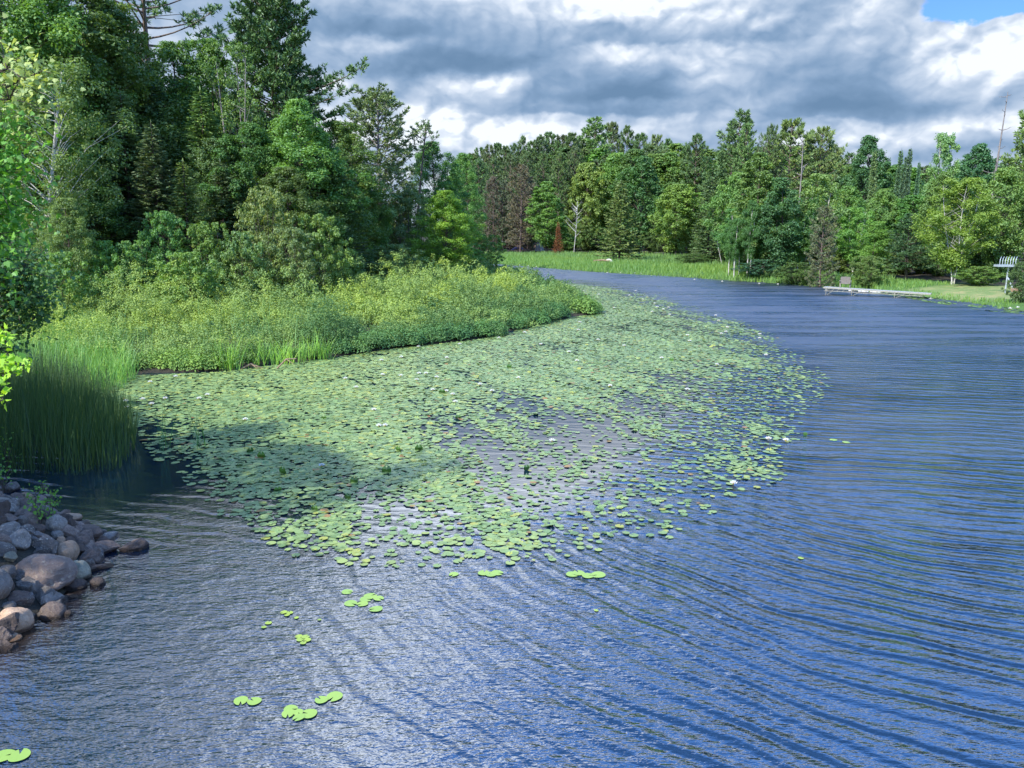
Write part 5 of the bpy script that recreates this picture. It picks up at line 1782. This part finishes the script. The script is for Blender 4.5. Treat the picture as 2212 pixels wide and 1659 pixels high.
ROCKS = [  # centre and size in the 1371 x 1659 crop, material, angularity, brightness, label
    (340, 900, 520, 370, 'pink', .2, .85, 'largest boulder, rounded purplish pink with lichen'), (655, 895, 215, 225, 'green', .1, .85, 'pale greenish grey round boulder right of the largest one'),
    (600, 425, 190, 115, 'tan', .2, .85, 'flat topped tan boulder highest on the right of the pile'), (470, 475, 180, 190, 'grey', .5, 1.15, 'pale grey boulder left of the flat topped tan one'),
    (720, 545, 330, 110, 'dark', .2, 1.3, 'long low dark brown rock below the tan boulder'), (700, 628, 145, 115, 'dark', .1, 1.5, 'smooth egg shaped brown stone under the long dark rock'),
    (600, 625, 95, 100, 'dark', .3, 1.2, 'small dark stone left of the egg shaped one'), (835, 600, 170, 60, 'dark', .3, 1.5, 'flat brown slab behind the angular brown rock'),
    (900, 685, 250, 150, 'dark', .8, 1.7, 'angular brown rock with a flat tilted face'), (1140, 675, 235, 135, 'dark', .8, 1.3, 'dark pointed rock farthest out in the water'),
    (785, 775, 235, 195, 'dark', .8, 1.5, 'triangular dark brown rock above the waterline'), (870, 855, 210, 65, 'pink', .7, .6, 'thin reddish brown slab at the waterline'),
    (835, 985, 145, 105, 'pink', .1, .35, 'small wet red brown stone in the water'), (640, 700, 120, 95, 'dark', .3, 1.0, 'dark stone wedged above the triangular rock'),
    (565, 705, 180, 190, 'tan', .4, .75, 'pinkish tan sloping rock left of the wedged dark stone'), (360, 645, 280, 210, 'lichen', .9, 1.0, 'big dark grey slab with sharp edges above the largest boulder'),
    (110, 615, 250, 200, 'grey', .8, 1.15, 'bluish pale slab at the left edge with a sharp upper ridge'), (180, 550, 240, 150, 'lichen', .8, 1.0, 'dark rock spotted with white lichen behind the bluish slab'),
    (520, 620, 80, 90, 'tan', .2, .9, 'small pinkish stone between grey slab and egg shaped stone'), (485, 565, 120, 70, 'grey', .4, 1.1, 'low grey tan stone above the small pinkish one'),
    (250, 440, 190, 170, 'pink', .7, .75, 'purplish blocky rock in the upper middle of the pile'), (375, 345, 140, 100, 'grey', .6, 1.1, 'grey rock with weeds beside it near the top'),
    (210, 245, 150, 95, 'tan', .3, .65, 'pale stone near the top of the pile'), (325, 265, 130, 85, 'pink', .2, 1.0, 'pinkish stone at the top right of the pile'),
    (125, 255, 120, 130, 'dark', .4, 1.4, 'dark reddish stone below the leafy sprig'), (90, 160, 110, 120, 'grey', .6, .8, 'grey stone half hidden by the leafy sprig'),
    (60, 340, 160, 130, 'grey', .6, 1.2, 'light grey blocky stone at the upper left edge'), (235, 325, 120, 90, 'grey', .6, 1.1, 'light grey stone right of the blocky one'),
    (70, 430, 140, 110, 'pink', .6, .8, 'purplish stone under the light grey blocky one'), (5, 450, 70, 120, 'dark', .5, 1.2, 'dark stone cut by the left edge'),
    (370, 172, 80, 75, 'pink', .1, .8, 'small round reddish stone alone in the dark water'), (75, 765, 140, 100, 'green', .6, .6, 'grey green rock left of the largest boulder'),
    (35, 890, 150, 150, 'grey', .5, .7, 'grey rock at the left edge beside the largest boulder'), (35, 1010, 130, 130, 'dark', .5, 1.2, 'dark rock at the left edge under the grey one'),
    (185, 1010, 225, 125, 'grey', .8, .7, 'faceted grey rock below the largest boulder'), (140, 1118, 230, 135, 'pink', .2, .5, 'round brown cobble with a pale scratch'),
    (360, 1095, 215, 180, 'grey', .8, .6, 'faceted dark grey rock in the middle of the lower pile'), (490, 1140, 110, 95, 'grey', .4, .6, 'small grey cobble right of the faceted dark one'),
    (430, 1245, 255, 180, 'pink', .5, .55, 'dark rock with a pale front face at the water'), (95, 1325, 290, 270, 'tan', .2, .95, 'big sunlit pinkish tan boulder at the left edge'),
    (70, 1475, 190, 90, 'tan', .3, .95, 'flat sunlit tan stone lowest at the left edge'), (65, 1190, 130, 90, 'grey', .4, .7, 'grey cobble above the sunlit boulder'),
    (235, 1275, 110, 95, 'grey', .4, .6, 'small grey cobble right of the sunlit boulder'), (575, 1255, 90, 70, 'dark', .2, 1.0, 'dark wet cobble behind the pale fronted rock'),
    (600, 1110, 130, 50, 'dark', .2, 1.2, 'low dark wet stone in the shaded gap'), (-120, 1000, 330, 300, 'grey', .5, .8, 'grey boulder mostly beyond the left edge'),
    (300, 790, 150, 120, 'dark', .5, 1.1, 'dark stone behind the largest boulder'), (640, 1010, 200, 120, 'dark', .2, .9, 'black wet stone under the pale round boulder'),
    (420, 410, 130, 100, 'dark', .5, 1.3, 'dark stone under the weeds'), (300, 520, 150, 120, 'dark', .6, 1.2, 'dark stone between the lichened and purplish rocks'),
    (480, 800, 150, 110, 'dark', .4, 1.0, 'dark stone behind the pale round boulder'), (30, 680, 120, 100, 'green', .5, .6, 'greenish stone below the bluish slab'),
]


def hit_ground(px, py):
    d = ray(px, py)
    ts = np.linspace(6, 40, 700)
    P = np.array([0, 0, CAMH]) + d[None] * ts[:, None]
    z = np.maximum(gz(P[:, 0], P[:, 1]), 0.0)
    i = np.argmax(P[:, 2] <= z)
    return P[i], ts[i]


for i, (cx, cy, w, h, mat, ang, br, lab) in enumerate(ROCKS):
    px, py = cx * .2481, 1014.9 + cy * .2481
    bot = py + h * .2481 * .30
    P, t = hit_ground(px, bot)
    sx = w * .2481 / FPX * t / 2 * 1.0
    # apparent height mixes height and depth of the stone
    sz = h * .2481 / FPX * t / 2 * 1.05
    o = link_mesh('rock', rock_mesh(900 + i, ang, mat))
    dd = (sx + sz) / 2
    o.scale = (sx, dd, sz)
    o.location = (P[0], P[1] + dd * .45, P[2] + sz * .32)
    o.rotation_euler = (random.uniform(-.12, .12), random.uniform(-.15, .15), random.uniform(-.3, .3))
    o.color = (br, br, br, 1)
    tag(o, lab, 'rock', 'rocks of the pile at the left shore')

# small fill stones so that no soil shows between them
fill_me = [rock_mesh(1000 + i, .6, m) for i, m in enumerate(['grey', 'dark', 'lichen', 'pink'])]
r = random.Random(5)
cnt = 0
while cnt < 120:
    x = r.uniform(-13, -6.2)
    y = r.uniform(5.5, 16)
    s = float(sdist(np.array([x]), np.array([y]))[0])
    if s < -.1 or s > 4.5: continue
    a, b = project(np.array([x]), np.array([y]), np.array([.2]))
    if a[0] < -60: continue
    o = link_mesh('rock', fill_me[cnt % 4], None, (x, y, float(gz(x, y)) + .0))
    q = r.uniform(.12, .22)
    o.scale = (q * r.uniform(.9, 1.4), q, q * r.uniform(.6, .9))
    o.rotation_euler = (r.uniform(0, 1), r.uniform(0, 1), r.uniform(0, 6))
    br = r.uniform(.6, 1.1)
    o.color = (br, br, br, 1)
    tag(o, 'small dark filler cobble wedged between the larger rocks of the shore pile', 'rock', 'small cobbles between the rocks')
    cnt += 1

# ------------------------------------------------------------------ near leaves at the left


def maple_leaf_mesh():
    pts = [(0, 0), (.16, -.05), (.5, .02), (.34, .2), (.56, .46), (.3, .44), (.26, .62), (0, 1.0), (-.26, .62), (-.3, .44), (-.56, .46), (-.34, .2), (-.5, .02), (-.16, -.05)]
    return np.array(pts)


LEAF14 = maple_leaf_mesh()


def real_leaves(g, C, A, N, size, r, tint):
    """lobed leaves: base C, axis A, normal N"""
    A = unit(A)
    N = unit(N - A * np.sum(N * A, 1, keepdims=True))
    S = np.cross(N, A)
    s = size[:, None, None]
    fold = np.abs(LEAF14[:, 0])[None, :, None] * .35
    V = C[:, None] + s * (LEAF14[None, :, :1] * S[:, None] + LEAF14[None, :, 1:] * A[:, None] - fold * N[:, None] * r.uniform(-.2, 1, len(C))[:, None, None])
    n = len(C)
    b = np.arange(n)[:, None] * 14
    for tri in ([0, 1, 2, 3], [0, 3, 4, 5], [0, 5, 6, 7], [0, 7, 8, 9], [0, 9, 10, 11], [0, 11, 12, 13]):
        pass
    F = np.concatenate([b + np.array([t]) for t in ([0, 1, 2, 3], [0, 3, 4, 5], [0, 5, 6, 7], [0, 7, 8, 9], [0, 9, 10, 11], [0, 11, 12, 13])], 1).reshape(-1, 4)
    g.add(V.reshape(-1, 3), F, 0, np.repeat(tint, 6))


def near_tree(name, lab, trunk_xy, H, clusters, color, seed, leaf=.11, cat='tree'):
    """clusters: (centre xyz, radius, count)"""
    r = np.random.default_rng(seed)
    z0 = float(gz(*trunk_xy))
    root = empty(name, (trunk_xy[0], trunk_xy[1], z0))
    tag(root, lab, cat)
    o3 = np.array([trunk_xy[0], trunk_xy[1], z0])
    tg, cg = G(), G()
    P = wobble_path(H, 10, .15, r)
    tube(tg, P, np.linspace(.13, .03, 10), 8)
    for c, rad, n in clusters:
        c = np.array(c) - o3
        a = interp_path(P, np.array([max(.5, min(H * .92, c[2] - .5 * np.hypot(c[0], c[1])))]))[0]
        mid = (a + c) / 2 + np.array([0, 0, .25])
        tube(tg, [a, mid, c], [.035, .022, .008], 5, cap=False)
        m = max(3, n // 12)
        tips = c + r.normal(size=(m, 3)) * rad * .5
        for q in tips: tube(tg, [c, (c + q) / 2 + [0, 0, .04], q], [.010, .007, .004], 3, cap=False)
        k = r.integers(0, m, n)
        pos = tips[k] + r.normal(size=(n, 3)) * rad * .33
        ax = r.normal(size=(n, 3)) * .7 + np.array([.15, -.1, -.55])
        N = r.normal(size=(n, 3)) * .45 + np.array([-.25, -.35, .8])
        real_leaves(cg, pos, ax, N, leaf * r.uniform(.6, 1.15, n), r, np.clip(r.normal(.55, .2, n), 0, 1))
    link_mesh('trunk', tg.mesh('trunk', [M_BARK]), root)
    link_mesh('crown', cg.mesh('crown', [M_LEAF]), root, color=color)


def cl(px, py, Y, rad, n): return (at_y(px, py, Y), rad, n)


# pale sunlit sprays, bright mass, and the hanging cluster lower down
near_tree('maple_tree', 'young maple at the left edge with pale sunlit leaves at the top', (-9.9, 12.0), 8.2,
          [cl(15, 150, 11.5, .5, 112), cl(45, 165, 11.5, .4, 84), cl(75, 160, 11.5, .3, 42), cl(20, 215, 11.5, .5, 125), cl(-20, 180, 12, .6, 168)], (.22, .27, .10), 801, .085)
near_tree('maple_tree', 'bushy maple filling the left edge with bright green leaves', (-10.4, 11.0), 7.0,
          [cl(-28, 260, 11.5, .5, 280), cl(-8, 320, 11.5, .5, 336), cl(-13, 380, 11.2, .5, 364), cl(-3, 430, 11.2, .4, 280), cl(-38, 470, 11, .6, 420), cl(-68, 340, 11, .7, 420),
           cl(-18, 520, 11.0, .4, 224), cl(-68, 560, 11, .6, 364), cl(-98, 430, 11, .7, 336)], (.085, .20, .03), 802, .082)
near_tree('alder_tree', 'dark leaved alder at the left edge above the reeds', (-14.8, 17.2), 5.2,
          [cl(2, 560, 16.5, .7, 588), cl(52, 590, 16.5, .6, 448), cl(-18, 620, 16.5, .8, 700), cl(37, 650, 16.5, .6, 532), cl(2, 700, 16.5, .6, 475), cl(82, 640, 16.5, .35, 168), cl(-58, 680, 16.5, .8, 588),
           cl(-48, 560, 16.5, .8, 588), cl(-18, 500, 16.5, .6, 364), cl(72, 690, 16.5, .3, 125), cl(-8, 750, 16.3, .5, 224)], (.045, .105, .035), 803, .095)
near_tree('maple_sapling', 'maple twig with glowing yellow green leaves hanging over the dark reeds', (-7.9, 9.0), 4.2,
          [cl(12, 738, 9.2, .16, 22), cl(22, 775, 9.2, .15, 20), cl(30, 800, 9.2, .15, 20), cl(10, 815, 9.2, .14, 16), cl(50, 795, 9.2, .12, 8), cl(5, 865, 9.2, .12, 10), cl(-15, 790, 9.2, .2, 30)], (.20, .34, .03), 804, .095)
# trees beside the bridge, beyond the left edge: their shade falls on the reeds, pads and rocks
for k, x, y, H, w, lab in [('left2', -14.6, 8.0, 12.0, 7.0, 'shade tree on the near left bank, its shadow on the reeds'),
                         ('left1', -20.0, 11.5, 11.0, 8.0, 'shade tree beyond the left edge behind the reeds'),
                         ('left1', -18.5, 4.0, 13.0, 9.0, 'shade tree by the bridge end')]:
    tm, cm, H0, W0 = PR[k]
    z0 = float(gz(x, y))
    rt = empty('shade_tree', (x, y, z0), random.uniform(0, 6))
    rt.scale = (w / W0, w / W0, H / H0)
    tag(rt, lab, 'tree')
    link_mesh('trunk', tm, rt)
    link_mesh('crown', cm, rt, color=MG)

# weeds among the rocks
for i, (px, py, s, lab) in enumerate([(15, 1005, 1.4, 'leafy green sprig at the left edge on top of the rocks'), (8, 1060, 1.2, 'second leafy sprig under the first one'),
                                      (78, 1098, .7, 'small weed between the upper rocks'), (120, 1095, .6, 'little green sprout beside the pale grey boulder'),
                                      (88, 1130, .8, 'thin weed with bare stems in the middle of the rocks'), (110, 1120, .8, 'wiry weed beside the purplish rock'),
                                      (92, 1060, .4, 'single green sprout by the small reddish stone')]):
    P, t = hit_ground(px, py + 12)
    r = np.random.default_rng(850 + i)
    g = G()
    n = int(60 * s)
    tips = r.normal(size=(n, 3)) * np.array([.12, .12, .16]) * s + np.array([0, 0, .28 * s])
    real_leaves(g, tips, r.normal(size=(n, 3)) + np.array([0, 0, .2]), r.normal(size=(n, 3)) * .4 + np.array([0, -.2, .8]), r.uniform(.03, .06, n) * (.8 + .3 * s), r, np.clip(r.normal(.5, .2, n), 0, 1))
    for q in tips[::5]: tube(g, [[0, 0, -.1], q * .5 + [0, 0, .05], q], [.006, .005, .003], 3, 1, cap=False)
    o = link_mesh('weed', g.mesh('weed', [M_LEAF, M_BARK]), None, (P[0], P[1], P[2] + .12), color=(.09, .20, .03))
    tag(o, lab, 'weed')

# ------------------------------------------------------------------ dock, chair, stand and small things on the far bank
def flat_mat(name, c, rough=.6, n=.0, metal=0.0, sc=8):
    m, nt, out = new_mat(name)
    tc = nt.nodes.new('ShaderNodeTexCoord').outputs['Object']
    f = noise(nt, tc, sc, 4, .6)
    col = ramp(nt, f, [(.3, tuple(q * (1 - n) for q in c)), (.7, tuple(min(1, q * (1 + n)) for q in c))])
    b = principled(nt, out, col, rough)
    b.inputs['Metallic'].default_value = metal
    return m


M_DECK = flat_mat('pale_dock_boards', (.42, .43, .40), .6, .12)
M_DFRAME = flat_mat('dock_frame_metal', (.36, .35, .29), .45, .12, .3)
M_CHAIR = flat_mat('weathered_wood', (.27, .235, .21), .8, .18)
M_STEEL = flat_mat('galvanised_steel', (.50, .56, .60), .45, .10, .35)
M_WHITE = flat_mat('white_plastic', (.8, .8, .78), .45, .05)

a, b = at(1781, 619.5, .62), at(2012, 634, .40)
dv = b - a
L = float(np.hypot(dv[0], dv[1]))
ang = math.atan2(dv[1], dv[0])
dock = empty('dock', a, ang)
tag(dock, 'long low dock with pale deck and open metal truss frame', 'dock')
slope = dv[2] / L
g = G()
nb = 44
for k in range(nb):
    x0 = L * (k + .5) / nb
    box(g, (x0, 0, slope * x0), (L / nb * .93, .95, .03))
link_mesh('deck', g.mesh('deck', [M_DECK]), dock)
for s, sy in enumerate((-.5, .5)):
    g = G()
    beam(g, (0, sy, -.05), (L, sy, slope * L - .05), .04, .09)
    beam(g, (.1, sy, -.30), (L * .93, sy, slope * L * .93 - .22), .03, .04)
    k = 0
    x0 = .3
    while x0 < L * .93:
        beam(g, (x0, sy, slope * x0 - .28), (x0 + .18, sy, slope * x0 - .08), .025, .025)
        x0 += .42
    link_mesh('side_truss', g.mesh('side_truss', [M_DFRAME]), dock)
for x0 in (.25, 2.3, 5.6):
    for sy in (-.46, .46):
        g = G()
        zt = slope * x0
        tube(g, [(x0, sy, zt - .02), (x0, sy, -1.3)], [.03, .03], 8)
        box(g, (x0, sy, zt - .18), (.09, .09, .14))
        link_mesh('leg', g.mesh('leg', [M_DFRAME]), dock)
    g = G()
    beam(g, (x0 + .1, -.46, -.62), (x0 + .55, -.46, slope * x0 - .30), .03, .03)
    link_mesh('brace', g.mesh('brace', [M_DFRAME]), dock)
for px, py, lab in [(1866, 627.5, 'white foam float lying under the middle of the dock'), (1892, 629, 'second white foam float under the dock, farther right')]:
    p = at(px, py + 2, .1)
    g = G()
    tube(g, [(-.42, 0, 0), (-.38, 0, 0), (.38, 0, 0), (.42, 0, 0)], [.07, .12, .12, .07], 12)
    o = link_mesh('dock_float', g.mesh('dock_float', [M_WHITE]), None, (p[0] + .0, p[1] + .1, .10))
    o.rotation_euler = (0, 0, ang)
    tag(o, lab, 'float')
p = at(1836, 629, .05)
V, Fc = ico(2)
g = G()
g.add(V * .13, Fc, 0, .5, True)
tube(g, [(0, 0, .11), (0, 0, .19)], [.03, .03], 8)
tag(link_mesh('mooring_buoy', g.mesh('mooring_buoy', [M_WHITE]), None, (p[0], p[1], .08)), 'small white ball buoy by the outer end of the dock', 'buoy')

# bench-like slatted chair, back to the water
p = at(1822, 617, .62)
dpt = p.copy()
# put it on the deck
tt = .19 * L
cp = a + np.array([math.cos(ang) * tt, math.sin(ang) * tt, 0])
chair = empty('slatted_chair', (cp[0] + .15, cp[1] + .12, .62 + slope * tt + .02), ang + .15)
tag(chair, 'weathered wooden slatted chair on the outer part of the dock', 'chair')
g = G()
for k in range(7):
    box(g, (-.33 + k * .11, .0, .62), (.10, .025, .66 - .02 * abs(k - 3)), R3=np.array([[1, 0, 0], [0, .97, -.24], [0, .24, .97]]))
link_mesh('backrest', g.mesh('backrest', [M_CHAIR]), chair)
g = G()
for k in range(5):
    box(g, (0, .10 + k * .1, .34 + k * .012), (.72, .09, .025))
link_mesh('seat', g.mesh('seat', [M_CHAIR]), chair)
for sx in (-.43, .43):
    g = G()
    box(g, (sx, .22, .56), (.11, .66, .03))
    box(g, (sx, .50, .28), (.05, .09, .54))
    link_mesh('armrest', g.mesh('armrest', [M_CHAIR]), chair)
    g = G()
    beam(g, (sx * .88, -.12, .02), (sx * .88, .55, .36), .04, .10)
    link_mesh('leg', g.mesh('leg', [M_CHAIR]), chair)

# metal stand with a platform of curved ribs (2152-2200, 556-630)
Yb = 62.0
p = at_y(2180, 629, Yb)
z0 = p[2]
zs = at_y(2172, 576, Yb)[2]
zt = at_y(2172, 557, Yb)[2]
u = Yb / FPX
stand = empty('metal_stand', (p[0], Yb, z0))
tag(stand, 'grey metal post with raised rack of curved ribs at the right of the lawn', 'metal stand')
x0 = at_y(2152, 576, Yb)[0] - p[0]
x1 = at_y(2187, 576, Yb)[0] - p[0]
xe = at_y(2200, 560, Yb)[0] - p[0]
xp = at_y(2175.5, 600, Yb)[0] - p[0]
g = G()
tube(g, [(xp - .02, 0, -.4), (xp, 0, zs - z0)], [.06, .06], 10)
link_mesh('post', g.mesh('post', [M_STEEL]), stand)
g = G()
beam(g, (xp + .03, -.05, zs - z0 - .85), (xp + .50, -.5, -.2), .08, .08)
link_mesh('brace', g.mesh('brace', [M_STEEL]), stand)
g = G()
box(g, ((x0 + x1) / 2, 0, zs - z0 + .08), (x1 - x0, .7, .16))
link_mesh('platform', g.mesh('platform', [M_STEEL]), stand)
for k in range(7):
    xx = x0 + .05 + k * (x1 - x0) / 6.2
    g = G()
    hh = zt - zs - .1
    pts = [(xx, -.33, .16), (xx, -.33, .16 + hh * .6), (xx + .06, -.28, .16 + hh * .85), (xx + .18, -.15, .16 + hh), (xx + .34, .1, .16 + hh * 1.03)]
    tube(g, np.array(pts) + [0, 0, zs - z0], .026, 6)
    link_mesh('rib', g.mesh('rib', [M_STEEL]), stand)

# wooden crate base and reddish log pile next to it
M_RED = flat_mat('reddish_wood', (.36, .24, .15), .8, .25)
p = at_y(2196, 622, 61.5)
g = G()
for k in range(6):
    beam(g, (-.45 + k * .03, -.2 + k * .08, .06 + .07 * (k % 3)), (.5 - k * .05, -.15 + k * .09, .10 + .06 * (k % 3)), .13, .10)
tag(link_mesh('firewood', g.mesh('firewood', [M_RED]), None, (p[0], p[1], float(gz(p[0], p[1])) + .15)), 'small heap of reddish tan split firewood behind the foot of the metal stand', 'firewood')

# ringed white target disc on a dark stump by the far water
M_DKW = flat_mat('dark_wood', (.05, .035, .025), .9, .3)
M_CREAM = flat_mat('cream_paint', (.72, .68, .55), .6, .08)
Yd = fy(571, .45)
p = at_y(1315, 567, Yd)
zb = float(gz(p[0], Yd))
root = empty('round_target', (p[0], Yd, zb))
tag(root, 'cream ring with dark centre on a dark post below the olive spruce', 'ring')
zc = at_y(1315, 565.5, Yd)[2] - zb
th = np.linspace(0, 2 * PI, 25)
g = G()
tube(g, np.stack([.36 * np.cos(th), -.12 + 0 * th, zc + .28 * np.sin(th)], 1), .17, 10, cap=False)
link_mesh('ring', g.mesh('ring', [M_CREAM]), root)
g = G()
tube(g, [(0, 0, -.3), (0, 0, zc + .3)], [.30, .26], 10)
link_mesh('post', g.mesh('post', [M_DKW]), root)

# fallen dead boughs beside it
for px, py, dx, lab in [(1300, 563, 2.4, 'upper dead brown bough lying left of the cream ring'), (1304, 569, 1.8, 'lower dead brown bough lying left of the cream ring')]:
    Y = fy(572, .4)
    q = at_y(px, py, Y)
    g = G()
    r = np.random.default_rng(int(px))
    tube(g, [(-dx / 2, 0, .1), (0, 0, .2), (dx / 2, 0, 0)], [.05, .12, .14], 6)
    for k in range(40):
        s0 = np.array([r.uniform(-dx / 2, dx / 2), 0, .12])
        tube(g, [s0, s0 + r.normal(size=3) * [.35, .25, .18]], [.02, .008], 3, cap=False)
    tag(link_mesh('dead_bough', g.mesh('dead_bough', [M_STICK]), None, (q[0], Y, q[2] - .1)), lab, 'dead bough')

# blue tarp, tan tipi of poles and pale heap among the stems on the far left
M_BLUE = flat_mat('blue_tarp', (.02, .05, .30), .5, .2)
Y = fy(545)
q = at_y(1120, 545, Y)
g = G()
xs = np.linspace(-1.6, 1.6, 12)
prof = 1.1 * np.exp(-(xs / 1.1) ** 2) + .12 * np.sin(xs * 5) * .5
V = []
for yv in (-.7, -.35, 0, .35, .7):
    for xv, h in zip(xs, prof): V.append((xv, yv, max(.02, h * (1 - (abs(yv) / .8) ** 2) + .05)))
F = [[j * 12 + i, j * 12 + i + 1, (j + 1) * 12 + i + 1, (j + 1) * 12 + i] for j in range(4) for i in range(11)]
g.add(V, F, 0, .5, True)
tag(link_mesh('tarp', g.mesh('tarp', [M_BLUE]), None, (q[0], Y, float(gz(q[0], Y)) + .3)), 'blue tarp over a heap in the shade under the far pines', 'tarp')
M_TAN = flat_mat('tan_canvas', (.48, .40, .32), .85, .15)
q = at_y(1167, 545, Y)
g = G()
top = np.array([-.5, 0, 3.1])
ring = [np.array([1.1 * math.cos(t) - .1, .9 * math.sin(t), 0]) for t in np.linspace(0, 2 * PI, 9)[:-1]]
for k in range(8):
    g.add([ring[k], ring[(k + 1) % 8], top + [.08, 0, 0], top], [0, 1, 2, 3])
root = empty('tipi_shelter', (q[0], Y, float(gz(q[0], Y)) + .1))
tag(root, 'tan cone shaped shelter between the stems left of the orange fir', 'shelter')
link_mesh('cover', g.mesh('cover', [M_TAN]), root)
g = G()
for k in range(0, 8, 2): tube(g, [ring[k], top, top + (top - ring[k]) * .12], [.04, .03, .02], 5)
link_mesh('poles', g.mesh('poles', [M_DEAD]), root)
# picnic table in the shade right of the olive spruce
for px, lab in [(1425, 'dark picnic table in the shade under the reddish topped maple')]:
    Y = fy(556)
    q = at_y(px, 552, Y)
    t = empty('picnic_table', (q[0], Y, float(gz(q[0], Y))), .2)
    tag(t, lab, 'picnic table')
    g = G()
    for k in range(5): box(g, (0, -.34 + k * .17, .76), (1.9, .15, .04))
    link_mesh('tabletop', g.mesh('tabletop', [M_CHAIR]), t)
    for sy in (-.75, .75):
        g = G()
        box(g, (0, sy, .45), (1.9, .26, .04))
        link_mesh('bench', g.mesh('bench', [M_CHAIR]), t)
    for sx in (-.7, .7):
        g = G()
        beam(g, (sx, -.75, 0), (sx, -.2, .74), .09, .04)
        beam(g, (sx, .75, 0), (sx, .2, .74), .09, .04)
        beam(g, (sx, -.8, .41), (sx, .8, .41), .04, .09)
        link_mesh('leg_frame', g.mesh('leg_frame', [M_CHAIR]), t)
